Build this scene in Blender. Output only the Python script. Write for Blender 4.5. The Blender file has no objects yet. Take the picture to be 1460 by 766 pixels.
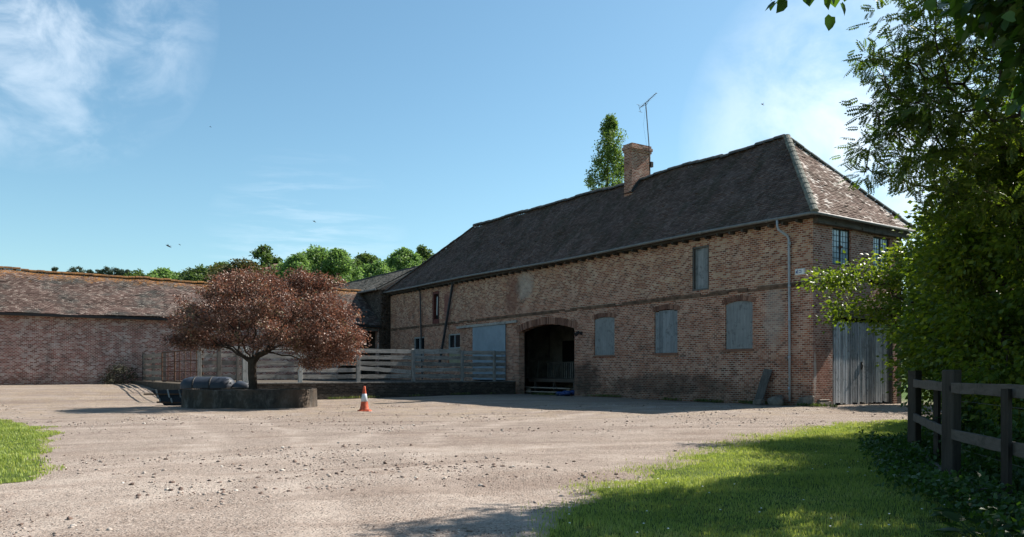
import bpy, math, random
import numpy as np
from mathutils import Vector, Matrix, noise as mnoise
random.seed(7); RNG = np.random.default_rng(11)
scn = bpy.context.scene; COL = scn.collection
R = math.radians; FOC = 1139.0; EYE = 1.25

# ------------------------------------------------------------------ camera, sky, sun, exposure
cam = bpy.data.cameras.new('camera'); camo = bpy.data.objects.new('camera', cam); COL.objects.link(camo)
camo.location = (0, 0, EYE); camo.rotation_euler = (R(90), 0, 0)
cam.sensor_width = 36; cam.lens = 36 * FOC / 1460; cam.shift_y = 147 / 1460
cam.clip_start = 0.1; cam.clip_end = 3000
scn.camera = camo
SUN_EL = R(43.8); SX, SY = 0.868, 0.497
SUN = Vector((SX * math.cos(SUN_EL), SY * math.cos(SUN_EL), math.sin(SUN_EL))).normalized()
sl = bpy.data.lights.new('sun', 'SUN'); sl.energy = 4.7; sl.angle = R(0.55); sl.color = (1.0, 0.945, 0.86)
so = bpy.data.objects.new('sun', sl); COL.objects.link(so); so.location = (20, 14, 30)
so.rotation_euler = SUN.to_track_quat('Z', 'Y').to_euler()
w = bpy.data.worlds.new('World'); scn.world = w; w.use_nodes = True
def build_world():
    nt = w.node_tree; N = nt.nodes; L = nt.links
    bg = N['Background']; bg.inputs[1].default_value = 0.074
    sky = N.new('ShaderNodeTexSky'); sky.sky_type = 'NISHITA'; sky.sun_disc = False
    sky.sun_elevation = SUN_EL; sky.sun_rotation = math.atan2(SX, SY)
    sky.air_density = 1.0; sky.dust_density = .6; sky.ozone_density = 1.6
    tc = N.new('ShaderNodeTexCoord')
    def math_(op, a, b=None, c=None, clamp=False):
        m = N.new('ShaderNodeMath'); m.operation = op; m.use_clamp = clamp
        for i, v in enumerate((a, b, c)):
            if v is None: continue
            if hasattr(v, 'links'): L.new(v, m.inputs[i])
            else: m.inputs[i].default_value = v
        return m.outputs[0]
    def blob(px, py, width, power=1.0):
        d = Vector(((px - 730) / FOC, 1, (530 - py) / FOC)).normalized()
        vm = N.new('ShaderNodeVectorMath'); vm.operation = 'DOT_PRODUCT'; vm.inputs[1].default_value = d
        L.new(tc.outputs['Generated'], vm.inputs[0])
        a = math_('ARCCOSINE', vm.outputs['Value'])
        a = math_('DIVIDE', a, R(width)); a = math_('SUBTRACT', 1.0, a, clamp=True)
        return math_('POWER', a, power)
    def nz(scale, stretch, det, lo, hi, off=0.0):
        mp = N.new('ShaderNodeMapping'); mp.inputs['Scale'].default_value = stretch; mp.inputs['Location'].default_value = (off, off * .7, 0)
        mp.inputs['Rotation'].default_value = (0, R(18), 0)
        L.new(tc.outputs['Generated'], mp.inputs[0])
        t = N.new('ShaderNodeTexNoise'); t.inputs['Scale'].default_value = scale; t.inputs['Detail'].default_value = det
        t.inputs['Roughness'].default_value = .6; t.inputs['Distortion'].default_value = .4
        L.new(mp.outputs[0], t.inputs['Vector'])
        mr = N.new('ShaderNodeMapRange'); mr.interpolation_type = 'SMOOTHSTEP'
        mr.inputs[1].default_value = lo; mr.inputs[2].default_value = hi
        L.new(t.outputs[0], mr.inputs[0]); return mr.outputs[0]
    c1 = math_('MULTIPLY', blob(50, -5, 10, .6), nz(11, (1, 1, 1.4), 10, .40, .74, 3.1))
    c2 = math_('MULTIPLY', blob(1240, 200, 12, .8), nz(5.5, (1, 1, 1.5), 8, .30, .66, 1.3))
    c3 = math_('MULTIPLY', blob(440, 356, 7, .7), nz(9, (1, 1, 9.0), 7, .44, .70, 5.2))
    c4 = math_('MULTIPLY', nz(3.0, (1, 1, 5.0), 8, .52, .85, 8.2), .05)
    s = math_('ADD', math_('MULTIPLY', c1, .6), math_('MULTIPLY', c2, 1.0)); s = math_('ADD', s, math_('MULTIPLY', c3, .22))
    s = math_('ADD', s, 0.0, clamp=True)
    hsv = N.new('ShaderNodeHueSaturation'); hsv.inputs['Saturation'].default_value = 1.05; hsv.inputs['Value'].default_value = 1.0; hsv.inputs['Hue'].default_value = .495
    L.new(sky.outputs[0], hsv.inputs['Color'])
    mx = N.new('ShaderNodeMix'); mx.data_type = 'RGBA'
    tn = N.new('ShaderNodeMix'); tn.data_type = 'RGBA'; tn.blend_type = 'MULTIPLY'; tn.inputs[0].default_value = 1.0; tn.inputs[7].default_value = (.875, 1.03, .985, 1); L.new(hsv.outputs[0], tn.inputs[6])
    L.new(s, mx.inputs[0]); L.new(tn.outputs[2], mx.inputs[6]); mx.inputs[7].default_value = (7.2, 7.9, 8.6, 1)
    L.new(mx.outputs[2], bg.inputs[0])
build_world()
scn.view_settings.view_transform = 'Standard'; scn.view_settings.look = 'None'
scn.view_settings.exposure = 1.15; scn.view_settings.gamma = 1.0; scn.view_settings.use_curve_mapping = False
scn.cycles.max_bounces = 6; scn.cycles.diffuse_bounces = 3; scn.cycles.transmission_bounces = 4; scn.cycles.transparent_max_bounces = 6

# ------------------------------------------------------------------ frames and helpers
A = math.atan2(.8267, -.5625)
FM = Matrix.Translation((10.32, 27.4, 0)) @ Matrix.Rotation(A, 4, 'Z')   # the farm frame: x along the long building, y out of its front
WM = Matrix.Identity(4)
FMI = FM.inverted()
def smooth(a, b, t): t = np.clip((t - a) / (b - a), 0, 1); return t * t * (3 - 2 * t)
_perm = np.random.default_rng(5).random((256, 256))
def vn(x, y, sc=1.0, off=0):
    x = np.asarray(x, float) * sc + off * 17.3; y = np.asarray(y, float) * sc + off * 9.1
    xi = np.floor(x).astype(int); yi = np.floor(y).astype(int); fx = x - xi; fy = y - yi
    fx = fx * fx * (3 - 2 * fx); fy = fy * fy * (3 - 2 * fy)
    g = lambda a, b: _perm[a % 256, b % 256]
    return (g(xi, yi) * (1 - fx) + g(xi + 1, yi) * fx) * (1 - fy) + (g(xi, yi + 1) * (1 - fx) + g(xi + 1, yi + 1) * fx) * fy
ca, sa = math.cos(A), math.sin(A)
def to_farm(x, y):
    dx = np.asarray(x) - 10.32; dy = np.asarray(y) - 27.4
    return dx * ca + dy * sa, -dx * sa + dy * ca
def gz(x, y):
    "height of the ground"
    s, q = to_farm(x, y)
    z = .56 * smooth(17, 32, s) * smooth(10, 15, q)
    z = z + .10 * (1 - smooth(3.5, 11, np.abs(q - 1))) * smooth(-8, 0, s) * (1 - smooth(17.5, 19, s))
    return z
def px(pxx, Y): return (pxx - 730) / FOC * Y
def pz(py, Y): return EYE + (530 - py) / FOC * Y

def tag(o, label=None, cat=None, group=None, kind=None):
    if label: o['label'] = label
    if cat: o['category'] = cat
    if group: o['group'] = group
    if kind: o['kind'] = kind
    return o
def root(name, loc, label, cat, group=None, frame=WM):
    o = bpy.data.objects.new(name, None); COL.objects.link(o); o.empty_display_size = .3
    m = frame @ Matrix.Translation(loc)
    o.matrix_world = m; o['_i'] = 0; del o['_i']
    ROOTS[o.name] = m
    return tag(o, label, cat, group)
ROOTS = {}
class MB:
    def __init__(s): s.v = []; s.f = []; s.n = 0
    def add(s, v, f):
        b = s.n; s.v.extend([tuple(p) for p in v]); s.f.extend([tuple(i + b for i in q) for q in f]); s.n += len(v); return s
    def box(s, x0, x1, y0, y1, z0, z1):
        return s.add([(x0, y0, z0), (x1, y0, z0), (x1, y1, z0), (x0, y1, z0), (x0, y0, z1), (x1, y0, z1), (x1, y1, z1), (x0, y1, z1)],
                     [(0, 3, 2, 1), (4, 5, 6, 7), (0, 1, 5, 4), (1, 2, 6, 5), (2, 3, 7, 6), (3, 0, 4, 7)])
    def bar(s, p, q, w_, t, up=(0, 0, 1), jit=0, seg=1):
        "a plank from p to q: w_ across, t along up"
        p = Vector(p); q = Vector(q); d = (q - p).normalized(); up = Vector(up)
        a = d.cross(up)
        if a.length < 1e-4: a = d.cross(Vector((1, 0, 0)))
        a.normalize(); b = a.cross(d).normalized()
        vs = []; fs = []
        for i in range(seg + 1):
            c = p.lerp(q, i / seg)
            j1, j2 = (random.uniform(-jit, jit), random.uniform(-jit, jit))
            for sx, sy in ((-1, -1), (1, -1), (1, 1), (-1, 1)):
                vs.append(c + a * sx * w_ / 2 + b * (sy * t / 2 + (j1 if sy > 0 else j2)))
            if i: o = (i - 1) * 4; fs += [(o + k, o + (k + 1) % 4, o + 4 + (k + 1) % 4, o + 4 + k) for k in range(4)]
        e = seg * 4; fs += [(3, 2, 1, 0), (e, e + 1, e + 2, e + 3)]
        return s.add(vs, fs)
    def tube(s, pts, r, n=8, cap=True):
        pts = [Vector(p) for p in pts]; rs = r if isinstance(r, (list, tuple)) else [r] * len(pts)
        vs = []; fs = []; prev = None
        for i, p in enumerate(pts):
            d = (pts[min(i + 1, len(pts) - 1)] - pts[max(i - 1, 0)]).normalized()
            a = d.cross(Vector((0, 0, 1)) if prev is None else prev)
            if prev is None and a.length < 1e-3: a = d.cross(Vector((1, 0, 0)))
            if prev is not None: a = prev - d * prev.dot(d)
            a.normalize(); b = d.cross(a); prev = a
            for k in range(n):
                t = 2 * math.pi * k / n; vs.append(p + (a * math.cos(t) + b * math.sin(t)) * rs[i])
            if i: o = (i - 1) * n; fs += [(o + k, o + (k + 1) % n, o + n + (k + 1) % n, o + n + k) for k in range(n)]
        if cap: fs += [tuple(range(n - 1, -1, -1)), tuple(range(len(vs) - n, len(vs)))]
        return s.add(vs, fs)
    def lathe(s, c, prof, n=24, axis='z'):
        vs = []; fs = []
        for i, (r, z) in enumerate(prof):
            for k in range(n):
                t = 2 * math.pi * k / n; a, b = r * math.cos(t), r * math.sin(t)
                vs.append((c[0] + a, c[1] + b, c[2] + z) if axis == 'z' else (c[0] + z, c[1] + a, c[2] + b))
            if i: o = (i - 1) * n; fs += [(o + k, o + (k + 1) % n, o + n + (k + 1) % n, o + n + k) for k in range(n)]
        fs += [tuple(range(n - 1, -1, -1)), tuple(range(len(vs) - n, len(vs)))]
        return s.add(vs, fs)
    def rock(s, c, r, seed=0, sq=(1, 1, 1)):
        import bmesh
        bm = bmesh.new(); bmesh.ops.create_icosphere(bm, subdivisions=2, radius=1)
        vs = []
        for v in bm.verts:
            k = 1 + .45 * mnoise.noise(v.co * 1.3 + Vector((seed, seed * 2, 0)))
            vs.append((c[0] + v.co.x * r * k * sq[0], c[1] + v.co.y * r * k * sq[1], c[2] + v.co.z * r * k * sq[2]))
        fs = [tuple(x.index for x in f.verts) for f in bm.faces]; bm.free()
        return s.add(vs, fs)
    def build(s, name, mat, parent=None, frame=WM, smooth_=False, base=None, bevel=0):
        return make(name, np.array(s.v, float), s.f, mat, parent, frame, smooth_, base, bevel)
def make(name, V, faces, mat, parent=None, frame=WM, smooth_=False, base=None, bevel=0):
    if parent is not None:
        M = Matrix(parent['_abs']) if '_abs' in parent else ABS[parent.name]
    else:
        if base is None:
            lo = V.min(0); hi = V.max(0); base = ((lo[0] + hi[0]) / 2, (lo[1] + hi[1]) / 2, lo[2])
        M = frame @ Matrix.Translation(base)
    T = np.array(M.inverted() @ frame); V = V @ T[:3, :3].T + T[:3, 3]
    me = bpy.data.meshes.new(name)
    if isinstance(faces, np.ndarray):
        nf, k = faces.shape
        me.vertices.add(len(V)); me.vertices.foreach_set('co', V.astype(np.float32).ravel())
        me.loops.add(nf * k); me.loops.foreach_set('vertex_index', faces.astype(np.int32).ravel())
        me.polygons.add(nf); me.polygons.foreach_set('loop_start', (np.arange(nf) * k).astype(np.int32))
        me.update(calc_edges=True)
    else:
        me.from_pydata([tuple(p) for p in V], [], faces); me.update()
    if smooth_: me.polygons.foreach_set('use_smooth', [True] * len(me.polygons)); me.update()
    me.materials.append(mat)
    o = bpy.data.objects.new(name, me); COL.objects.link(o)
    if parent is not None: o.parent = parent
    else: o.matrix_world = M
    ABS[o.name] = M
    if bevel:
        b = o.modifiers.new('bevel', 'BEVEL'); b.width = bevel; b.segments = 1; b.limit_method = 'ANGLE'; b.angle_limit = R(50)
    return o
ABS = {}
_r = root
def root(*a, **k):
    o = _r(*a, **k); ABS[o.name] = ROOTS[o.name]; return o

# ------------------------------------------------------------------ materials
class Mat:
    def __init__(s, name):
        s.m = bpy.data.materials.new(name); s.m.use_nodes = True; s.nt = s.m.node_tree; s.N = s.nt.nodes; s.L = s.nt.links
        s.p = s.N['Principled BSDF']; s.tc = None
    def set(s, inp, v):
        if hasattr(v, 'links'): s.L.new(v, inp)
        else:
            if isinstance(v, (tuple, list)) and len(v) == 3 and inp.type == 'RGBA': v = (*v, 1)
            inp.default_value = v
    def coord(s, kind='Object'):
        if not s.tc: s.tc = s.N.new('ShaderNodeTexCoord')
        return s.tc.outputs[kind]
    def map(s, vec, scale=(1, 1, 1), rot=(0, 0, 0), loc=(0, 0, 0)):
        n = s.N.new('ShaderNodeMapping'); s.set(n.inputs[0], vec); n.inputs['Scale'].default_value = scale; n.inputs['Rotation'].default_value = rot; n.inputs['Location'].default_value = loc
        return n.outputs[0]
    def math(s, op, a, b=0.0, clamp=False):
        n = s.N.new('ShaderNodeMath'); n.operation = op; n.use_clamp = clamp; s.set(n.inputs[0], a); s.set(n.inputs[1], b); return n.outputs[0]
    def noise(s, vec, scale, detail=4, rough=.55, dist=0.0):
        n = s.N.new('ShaderNodeTexNoise'); s.set(n.inputs['Vector'], vec); n.inputs['Scale'].default_value = scale; n.inputs['Detail'].default_value = detail
        n.inputs['Roughness'].default_value = rough; n.inputs['Distortion'].default_value = dist; return n.outputs[0]
    def voro(s, vec, scale, feat='F1', out='Distance'):
        n = s.N.new('ShaderNodeTexVoronoi'); n.feature = feat; s.set(n.inputs['Vector'], vec); n.inputs['Scale'].default_value = scale; return n.outputs[out]
    def white(s, vec):
        n = s.N.new('ShaderNodeTexWhiteNoise'); n.noise_dimensions = '3D'; s.set(n.inputs[0], vec); return n.outputs['Value']
    def ramp(s, fac, stops, interp='LINEAR'):
        n = s.N.new('ShaderNodeValToRGB'); n.color_ramp.interpolation = interp; e = n.color_ramp.elements
        while len(e) < len(stops): e.new(.5)
        for i, (p, c) in enumerate(stops):
            e[i].position = p; e[i].color = (*c, 1) if isinstance(c, (tuple, list)) else (c, c, c, 1)
        s.set(n.inputs[0], fac); return n.outputs[0]
    def mix(s, f, a, b, mode='MIX'):
        n = s.N.new('ShaderNodeMix'); n.data_type = 'RGBA'; n.blend_type = mode; s.set(n.inputs[0], f); s.set(n.inputs[6], a); s.set(n.inputs[7], b); return n.outputs[2]
    def rng(s, v, a, b, c=0.0, d=1.0):
        n = s.N.new('ShaderNodeMapRange'); s.set(n.inputs[0], v)
        for i, k in enumerate((a, b, c, d)): n.inputs[i + 1].default_value = k
        n.interpolation_type = 'SMOOTHSTEP'; return n.outputs[0]
    def sep(s, vec):
        n = s.N.new('ShaderNodeSeparateXYZ'); s.set(n.inputs[0], vec); return n.outputs
    def comb(s, x, y, z):
        n = s.N.new('ShaderNodeCombineXYZ'); s.set(n.inputs[0], x); s.set(n.inputs[1], y); s.set(n.inputs[2], z); return n.outputs[0]
    def island(s): return s.N.new('ShaderNodeNewGeometry').outputs['Random Per Island']
    def bump(s, h, dist=.01, strength=1.0):
        n = s.N.new('ShaderNodeBump'); n.inputs['Distance'].default_value = dist; n.inputs['Strength'].default_value = strength; s.set(n.inputs['Height'], h)
        s.L.new(n.outputs[0], s.p.inputs['Normal']); return s
    def out(s, col=None, rough=.85, spec=.3, metal=0.0):
        if col is not None: s.set(s.p.inputs['Base Color'], col)
        s.set(s.p.inputs['Roughness'], rough); s.p.inputs['Specular IOR Level'].default_value = spec; s.p.inputs['Metallic'].default_value = metal
        return s.m
def brick(name, ramp, mortar, patch=(), pale=.25, zsplit=None, dirt=.5, bw=.18, bh=.075, vert=False):
    "brickwork in object metres; horizontal coordinate x+y works on any axis-aligned wall"
    m = Mat(name); o = m.coord(); X, Y, Z = m.sep(o)[:3]
    wob = m.math('MULTIPLY', m.math('SUBTRACT', m.noise(o, .7, 2), .5), .05)
    h = m.math('ADD', X, Y); z = m.math('ADD', Z, wob)
    vec = m.comb(h, z, 0.0)
    bt = m.N.new('ShaderNodeTexBrick'); m.set(bt.inputs['Vector'], vec); bt.inputs['Scale'].default_value = 1
    bt.inputs['Brick Width'].default_value = bw; bt.inputs['Row Height'].default_value = bh
    bt.inputs['Mortar Size'].default_value = .011; bt.inputs['Mortar Smooth'].default_value = .3
    row = m.math('FLOOR', m.math('DIVIDE', z, bh)); even = m.math('SUBTRACT', 1.0, m.math('MODULO', m.math('ABSOLUTE', row), 2.0))
    colm = m.math('FLOOR', m.math('DIVIDE', m.math('ADD', h, m.math('MULTIPLY', even, bw / 2)), bw))
    wn = m.white(m.comb(colm, row, 1.0))
    big = m.noise(o, .55, 5, .6); mid = m.noise(m.map(o, loc=(9, 3, 1)), 2.3, 5, .65)
    t = m.math('ADD', m.math('MULTIPLY', wn, .58), m.math('MULTIPLY', m.rng(mid, .3, .7), .34))
    c = m.ramp(t, ramp)
    if zsplit:  # paler, buff brick in the upper storey
        zs, ramp2 = zsplit
        c2 = m.ramp(t, ramp2)
        f = m.math('MULTIPLY', m.rng(m.math('ADD', Z, m.math('MULTIPLY', m.math('SUBTRACT', big, .5), 9.0)), zs - 1.1, zs + .8), m.rng(wn, .25, 1.0))
        c = m.mix(f, c, c2)
    c = m.mix(m.math('MULTIPLY', m.rng(m.noise(o, 28, 3, .7), .35, .75), .35), c, (.06, .045, .04), 'MIX')
    # limewash / efflorescence remains
    pf = m.math('MULTIPLY', m.rng(m.math('ADD', m.math('MULTIPLY', m.noise(m.map(o, loc=(4, 7, 2)), 1.1, 8, .72), .7), m.math('MULTIPLY', wn, .3)), .50, .66), pale)
    c = m.mix(pf, c, (.50, .46, .42))
    mo = m.mix(m.rng(m.noise(o, 1.7, 4), .35, .65), mortar, tuple(k * .6 for k in mortar))
    c = m.mix(bt.outputs['Fac'], c, mo)
    for (hx, zz, rx, rz, colr, amt) in patch:
        dx = m.math('DIVIDE', m.math('SUBTRACT', h, hx), rx); dz = m.math('DIVIDE', m.math('SUBTRACT', Z, zz), rz)
        d = m.math('ADD', m.math('MULTIPLY', dx, dx), m.math('MULTIPLY', dz, dz))
        d = m.math('ADD', d, m.math('MULTIPLY', m.math('SUBTRACT', m.noise(m.map(o, loc=(hx, 1, 2)), 2.6, 6, .7), .5), 2.6))
        c = m.mix(m.math('MULTIPLY', m.rng(d, 1.2, .25), amt), c, colr)
    # damp, algae at the foot and dark stains
    dz = m.math('ADD', Z, m.math('MULTIPLY', m.math('SUBTRACT', m.noise(m.map(o, scale=(1, 1, .5)), 1.6, 6, .7), .5), 2.2))
    c = m.mix(m.math('MULTIPLY', m.rng(dz, 1.0, .1), dirt), c, (.035, .032, .026))
    c = m.mix(m.math('MULTIPLY', m.rng(m.noise(m.map(o, scale=(1, 1, .45), loc=(2, 8, 1)), 1.3, 6, .7), .56, .72), .45), c, (.05, .042, .035))
    hh = m.math('SUBTRACT', m.math('MULTIPLY', m.noise(o, 35, 4, .7), .6), bt.outputs['Fac'])
    hh = m.math('ADD', hh, m.math('MULTIPLY', wn, .5))
    m.bump(hh, .011, .9); return m.out(c, .93, .15)
def tile_mat(name, stops, moss=(.03, .035, .02), lichen=(.45, .42, .36), lich=.25, streak=.5, patchy=None, ridge_orange=None, tv_=.6):
    m = Mat(name); o = m.coord(); isl = m.island()
    t = m.math('ADD', m.math('MULTIPLY', isl, tv_), m.math('MULTIPLY', m.noise(o, 1.2, 5, .65), 1.2 - tv_))
    c = m.ramp(m.math('SUBTRACT', t, .1), stops)
    c = m.mix(m.math('MULTIPLY', m.rng(m.noise(m.map(o, scale=(1, .35, .35)), 1.5, 6, .7), .45, .65), streak), c, moss)
    c = m.mix(m.math('MULTIPLY', m.rng(m.math('ADD', m.noise(o, 14, 5, .75), m.math('MULTIPLY', isl, .15)), .62, .74), lich), c, lichen)
    if patchy: c = m.mix(m.math('MULTIPLY', m.rng(m.math('ADD', m.math('MULTIPLY', m.noise(m.map(o, loc=(3, 3, 9)), .9, 7, .7), .9), m.math('MULTIPLY', isl, .14)), patchy[1], patchy[1] + .06), patchy[2]), c, patchy[0])
    if ridge_orange is not None:
        z = m.sep(o)[2]; n = m.noise(o, 2.2, 6, .75)
        f = m.rng(m.math('ADD', m.math('MULTIPLY', m.math('SUBTRACT', z, ridge_orange), .55), m.math('MULTIPLY', n, 1.0)), .32, .62)
        c = m.mix(m.math('MULTIPLY', f, m.rng(m.noise(o, 9, 5, .8), .42, .60)), c, (.34, .15, .035))
    m.bump(m.noise(o, 30, 4, .7), .006, .8); return m.out(c, .95, .12)
def wood(name, a, b, axis=0, rough=.9, plank=None):
    "weathered timber, grain along an object axis"
    m = Mat(name); o = m.coord(); sc = [14, 14, 14]; sc[axis] = .9
    g = m.noise(m.map(o, scale=tuple(sc)), 1.6, 6, .7, .5); g2 = m.noise(o, 1.8, 5, .6)
    isl = m.island()
    t = m.math('ADD', m.math('MULTIPLY', g, .7), m.math('MULTIPLY', m.math('ADD', g2, isl), .3))
    c = m.ramp(t, [(.25, tuple(k * .45 for k in a)), (.5, a), (.8, b)])
    c = m.mix(m.math('MULTIPLY', m.rng(m.noise(o, 3.5, 6, .75), .52, .66), .5), c, tuple(k * .3 for k in a))
    kn = m.voro(m.map(o, scale=tuple(2.2 if i != axis else .9 for i in range(3))), 2.0); c = m.mix(m.math('MULTIPLY', m.rng(kn, .09, .03), .8), c, tuple(k * .2 for k in a))
    m.bump(g, .006, .8); return m.out(c, rough, .2)
def plain(name, a, rough=.7, metal=0.0, spec=.3, var=.35, sc=6, bumpd=.003):
    m = Mat(name); o = m.coord(); n = m.noise(o, sc, 6, .7)
    c = m.mix(m.rng(n, .3, .7), a, tuple(k * (1 - var) for k in a)); m.bump(m.noise(o, sc * 6, 3), bumpd, .6)
    return m.out(c, rough, spec, metal)
def leaf(name, stops, trans=.45, tint=(1.35, 1.45, .5), rough=.5, patch=None):
    m = Mat(name); isl = m.island(); o = m.coord()
    t = m.math('ADD', m.math('MULTIPLY', isl, .6), m.math('MULTIPLY', m.rng(m.noise(o, .9, 3), .3, .7), .4))
    c = m.ramp(t, stops)
    m.out(c, rough, .35)
    tr = m.N.new('ShaderNodeBsdfTranslucent'); tc = m.mix(1.0, c, (*tint,), 'MULTIPLY'); m.L.new(tc, tr.inputs[0])
    mx = m.N.new('ShaderNodeMixShader'); mx.inputs[0].default_value = trans
    m.L.new(m.p.outputs[0], mx.inputs[1]); m.L.new(tr.outputs[0], mx.inputs[2])
    m.L.new(mx.outputs[0], m.N['Material Output'].inputs['Surface']); return m.m

RED = [(.0, (.09, .035, .024)), (.3, (.25, .085, .05)), (.55, (.41, .145, .082)), (.8, (.50, .22, .12)), (1., (.54, .33, .21))]
BUFF = [(.0, (.12, .06, .036)), (.3, (.32, .15, .08)), (.6, (.48, .255, .14)), (1., (.58, .38, .235))]
M_front = brick('brick_front', RED, (.60, .49, .38), zsplit=(4.9, BUFF), pale=.2,
    patch=[(17.2, 5.7, .9, .8, (.42, .38, .33), .55), (12.2, .9, 1.3, .9, (.03, .026, .022), .7), (7, .7, 4, .5, (.05, .04, .033), .6), (1.6, 3.2, .5, 1.3, (.42, .38, .33), .4), (18.3, 5.2, .8, 1.3, (.17, .075, .055), .6), (25.3, 5.2, .5, 1.1, (.20, .08, .07), .8)])
M_gable = brick('brick_gable', [(.0, (.085, .035, .028)), (.35, (.27, .092, .06)), (.7, (.42, .155, .10)), (1., (.50, .27, .19))], (.60, .49, .39), pale=.25, dirt=.3,
    patch=[(-.45, 1.2, .5, .8, (.34, .14, .09), .5), (-.12, 1.1, .09, .9, (.6, .52, .46), .7)])  # orange patch and pale strip paint sunlight onto the gable foot by the corner
M_barn = brick('brick_barn', [(.0, (.08, .03, .028)), (.35, (.25, .08, .062)), (.65, (.38, .13, .10)), (1., (.52, .31, .25))], (.64, .55, .47), pale=.55, dirt=.4,
    patch=[(-15.8, 1.2, 1.6, 1.3, (.03, .025, .022), .75)])
M_dark = brick('brick_dark', [(.0, (.02, .017, .015)), (.5, (.055, .04, .032)), (1., (.11, .075, .055))], (.13, .115, .10), pale=.12, dirt=.5)
def _arch():
    m = Mat('arch_brick'); c = m.ramp(m.math('ADD', m.math('MULTIPLY', m.island(), .7), m.math('MULTIPLY', m.noise(m.coord(), 6, 4), .3)), [(.1, (.09, .045, .033)), (.5, (.19, .095, .066)), (.9, (.30, .17, .12))])
    m.bump(m.noise(m.coord(), 30, 4), .006); return m.out(c, .9, .15)
M_arch = _arch()
M_tile_long = tile_mat('tiles_long', [(.0, (.045, .032, .028)), (.4, (.095, .064, .056)), (.75, (.145, .10, .088)), (1., (.20, .155, .14))], streak=.45, lich=.12, tv_=.38)
M_tile_hip = tile_mat('tiles_hip', [(.0, (.07, .045, .038)), (.35, (.14, .09, .072)), (.7, (.21, .145, .12)), (1., (.30, .23, .2))], streak=.3, lich=.5, patchy=((.62, .55, .5), .56, .85))
M_tile_barn = tile_mat('tiles_barn', [(.0, (.04, .027, .023)), (.35, (.085, .055, .047)), (.7, (.13, .088, .075)), (1., (.21, .16, .14))], moss=(.045, .048, .045), streak=.8, lich=.35, ridge_orange=6.25)
M_slate = tile_mat('tiles_rear', [(.0, (.08, .07, .062)), (.4, (.15, .13, .115)), (.8, (.22, .2, .18)), (1., (.34, .32, .29))], streak=.35, lich=.55)
M_ridge = plain('ridge_cement', (.10, .10, .10), .95, var=.5, sc=3, bumpd=.01)
M_hipt = plain('hip_moss', (.22, .215, .18), .95, var=.6, sc=5, bumpd=.02)
M_oridge = Mat('lichen_ridge')
M_oridge.bump(M_oridge.noise(M_oridge.coord(), 20, 4), .01)
M_oridge = M_oridge.out(M_oridge.ramp(M_oridge.noise(M_oridge.coord(), 5, 6, .8), [(.35, (.06, .045, .035)), (.52, (.17, .085, .035)), (.68, (.34, .17, .05))]), .95, .1)
M_gutter = plain('gutter', (.19, .185, .175), .6, var=.35)
M_pipe = plain('grey_pipe', (.36, .39, .42), .45, var=.25)
M_pipedark = plain('dark_pipe', (.05, .055, .06), .6, var=.4)
M_fascia = wood('fascia', (.045, .038, .032), (.13, .115, .10), 1)
M_fasciax = wood('fascia_front', (.03, .026, .022), (.09, .08, .07), 0)
M_gate = wood('grey_gate_boards', (.20, .20, .205), (.56, .56, .57), 2)
M_fence = wood('pen_boards', (.15, .14, .125), (.42, .40, .37), 1, .55)
M_fencel = wood('pen_boards_side', (.16, .13, .10), (.36, .31, .26), 0)
M_post = wood('pen_posts', (.10, .095, .085), (.25, .245, .23), 2)
M_postw = wood('pale_posts', (.17, .175, .17), (.36, .365, .35), 2)
M_postd = wood('dark_posts', (.05, .045, .04), (.13, .12, .11), 2)
M_rail = wood('field_rails', (.045, .036, .029), (.12, .10, .085), 1)
M_railp = wood('field_posts', (.022, .017, .014), (.06, .05, .042), 2)
M_shut = wood('painted_board', (.15, .155, .155), (.27, .275, .27), 2)
M_shutplank = wood('board_shutter', (.13, .14, .145), (.26, .27, .275), 2)
M_blue = plain('blue_grey_door', (.24, .30, .35), .6, var=.22, sc=1.6)
M_black = plain('black_wood', (.02, .02, .022), .8)
M_iron = plain('black_iron', (.03, .026, .024), .6, var=.5)
M_rust = plain('rusty_iron', (.12, .06, .035), .8, var=.6)
M_white = plain('white_plastic', (.72, .72, .70), .45, var=.08)
M_wframe = plain('window_paint', (.34, .36, .37), .6, var=.3)
M_cream = plain('cream_panel', (.30, .28, .18), .7, var=.3)
M_redfr = plain('red_oxide', (.14, .04, .032), .7, var=.5, sc=4)
M_plaster = plain('limewash', (.30, .29, .27), .9, var=.5, sc=1.5)
M_earth = plain('earth', (.10, .08, .06), .95, var=.5, sc=4, bumpd=.02)
M_stone = plain('stone', (.20, .17, .14), .9, var=.6, sc=5, bumpd=.02)
M_conc = Mat('planter_concrete')
def _conc():
    m = M_conc; o = m.coord()
    n = m.noise(m.map(o, scale=(1, 1, .45)), 2.6, 8, .75); c = m.ramp(n, [(.34, (.025, .023, .02)), (.5, (.06, .053, .046)), (.62, (.14, .125, .11)), (.74, (.34, .31, .28))])
    c = m.mix(m.math('MULTIPLY', m.rng(m.noise(m.map(o, loc=(5, 1, 1)), 1.2, 5, .6), .4, .6), .5), c, (.10, .07, .05))
    m.bump(m.noise(o, 14, 6, .8), .03, .9); return m.out(c, .95, .1)
M_conc = _conc()
M_tank = plain('tank_steel', (.035, .043, .06), .55, metal=.0, spec=.4, var=.45, sc=2)
M_orange = plain('cone_orange', (.58, .105, .045), .6, var=.5, sc=9)
M_conewhite = plain('cone_white', (.55, .58, .60), .35, var=.2, sc=14)
M_bark = Mat('bark'); M_bark.bump(M_bark.noise(M_bark.map(M_bark.coord(), scale=(8, 8, 2)), 3, 6, .8), .02)
M_bark = M_bark.out(M_bark.ramp(M_bark.noise(M_bark.coord(), 6, 5, .7), [(.3, (.025, .02, .016)), (.6, (.07, .055, .045)), (.8, (.13, .115, .095))]), .95, .1)
M_glass_sky = Mat('sky_tint_glass')
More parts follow.
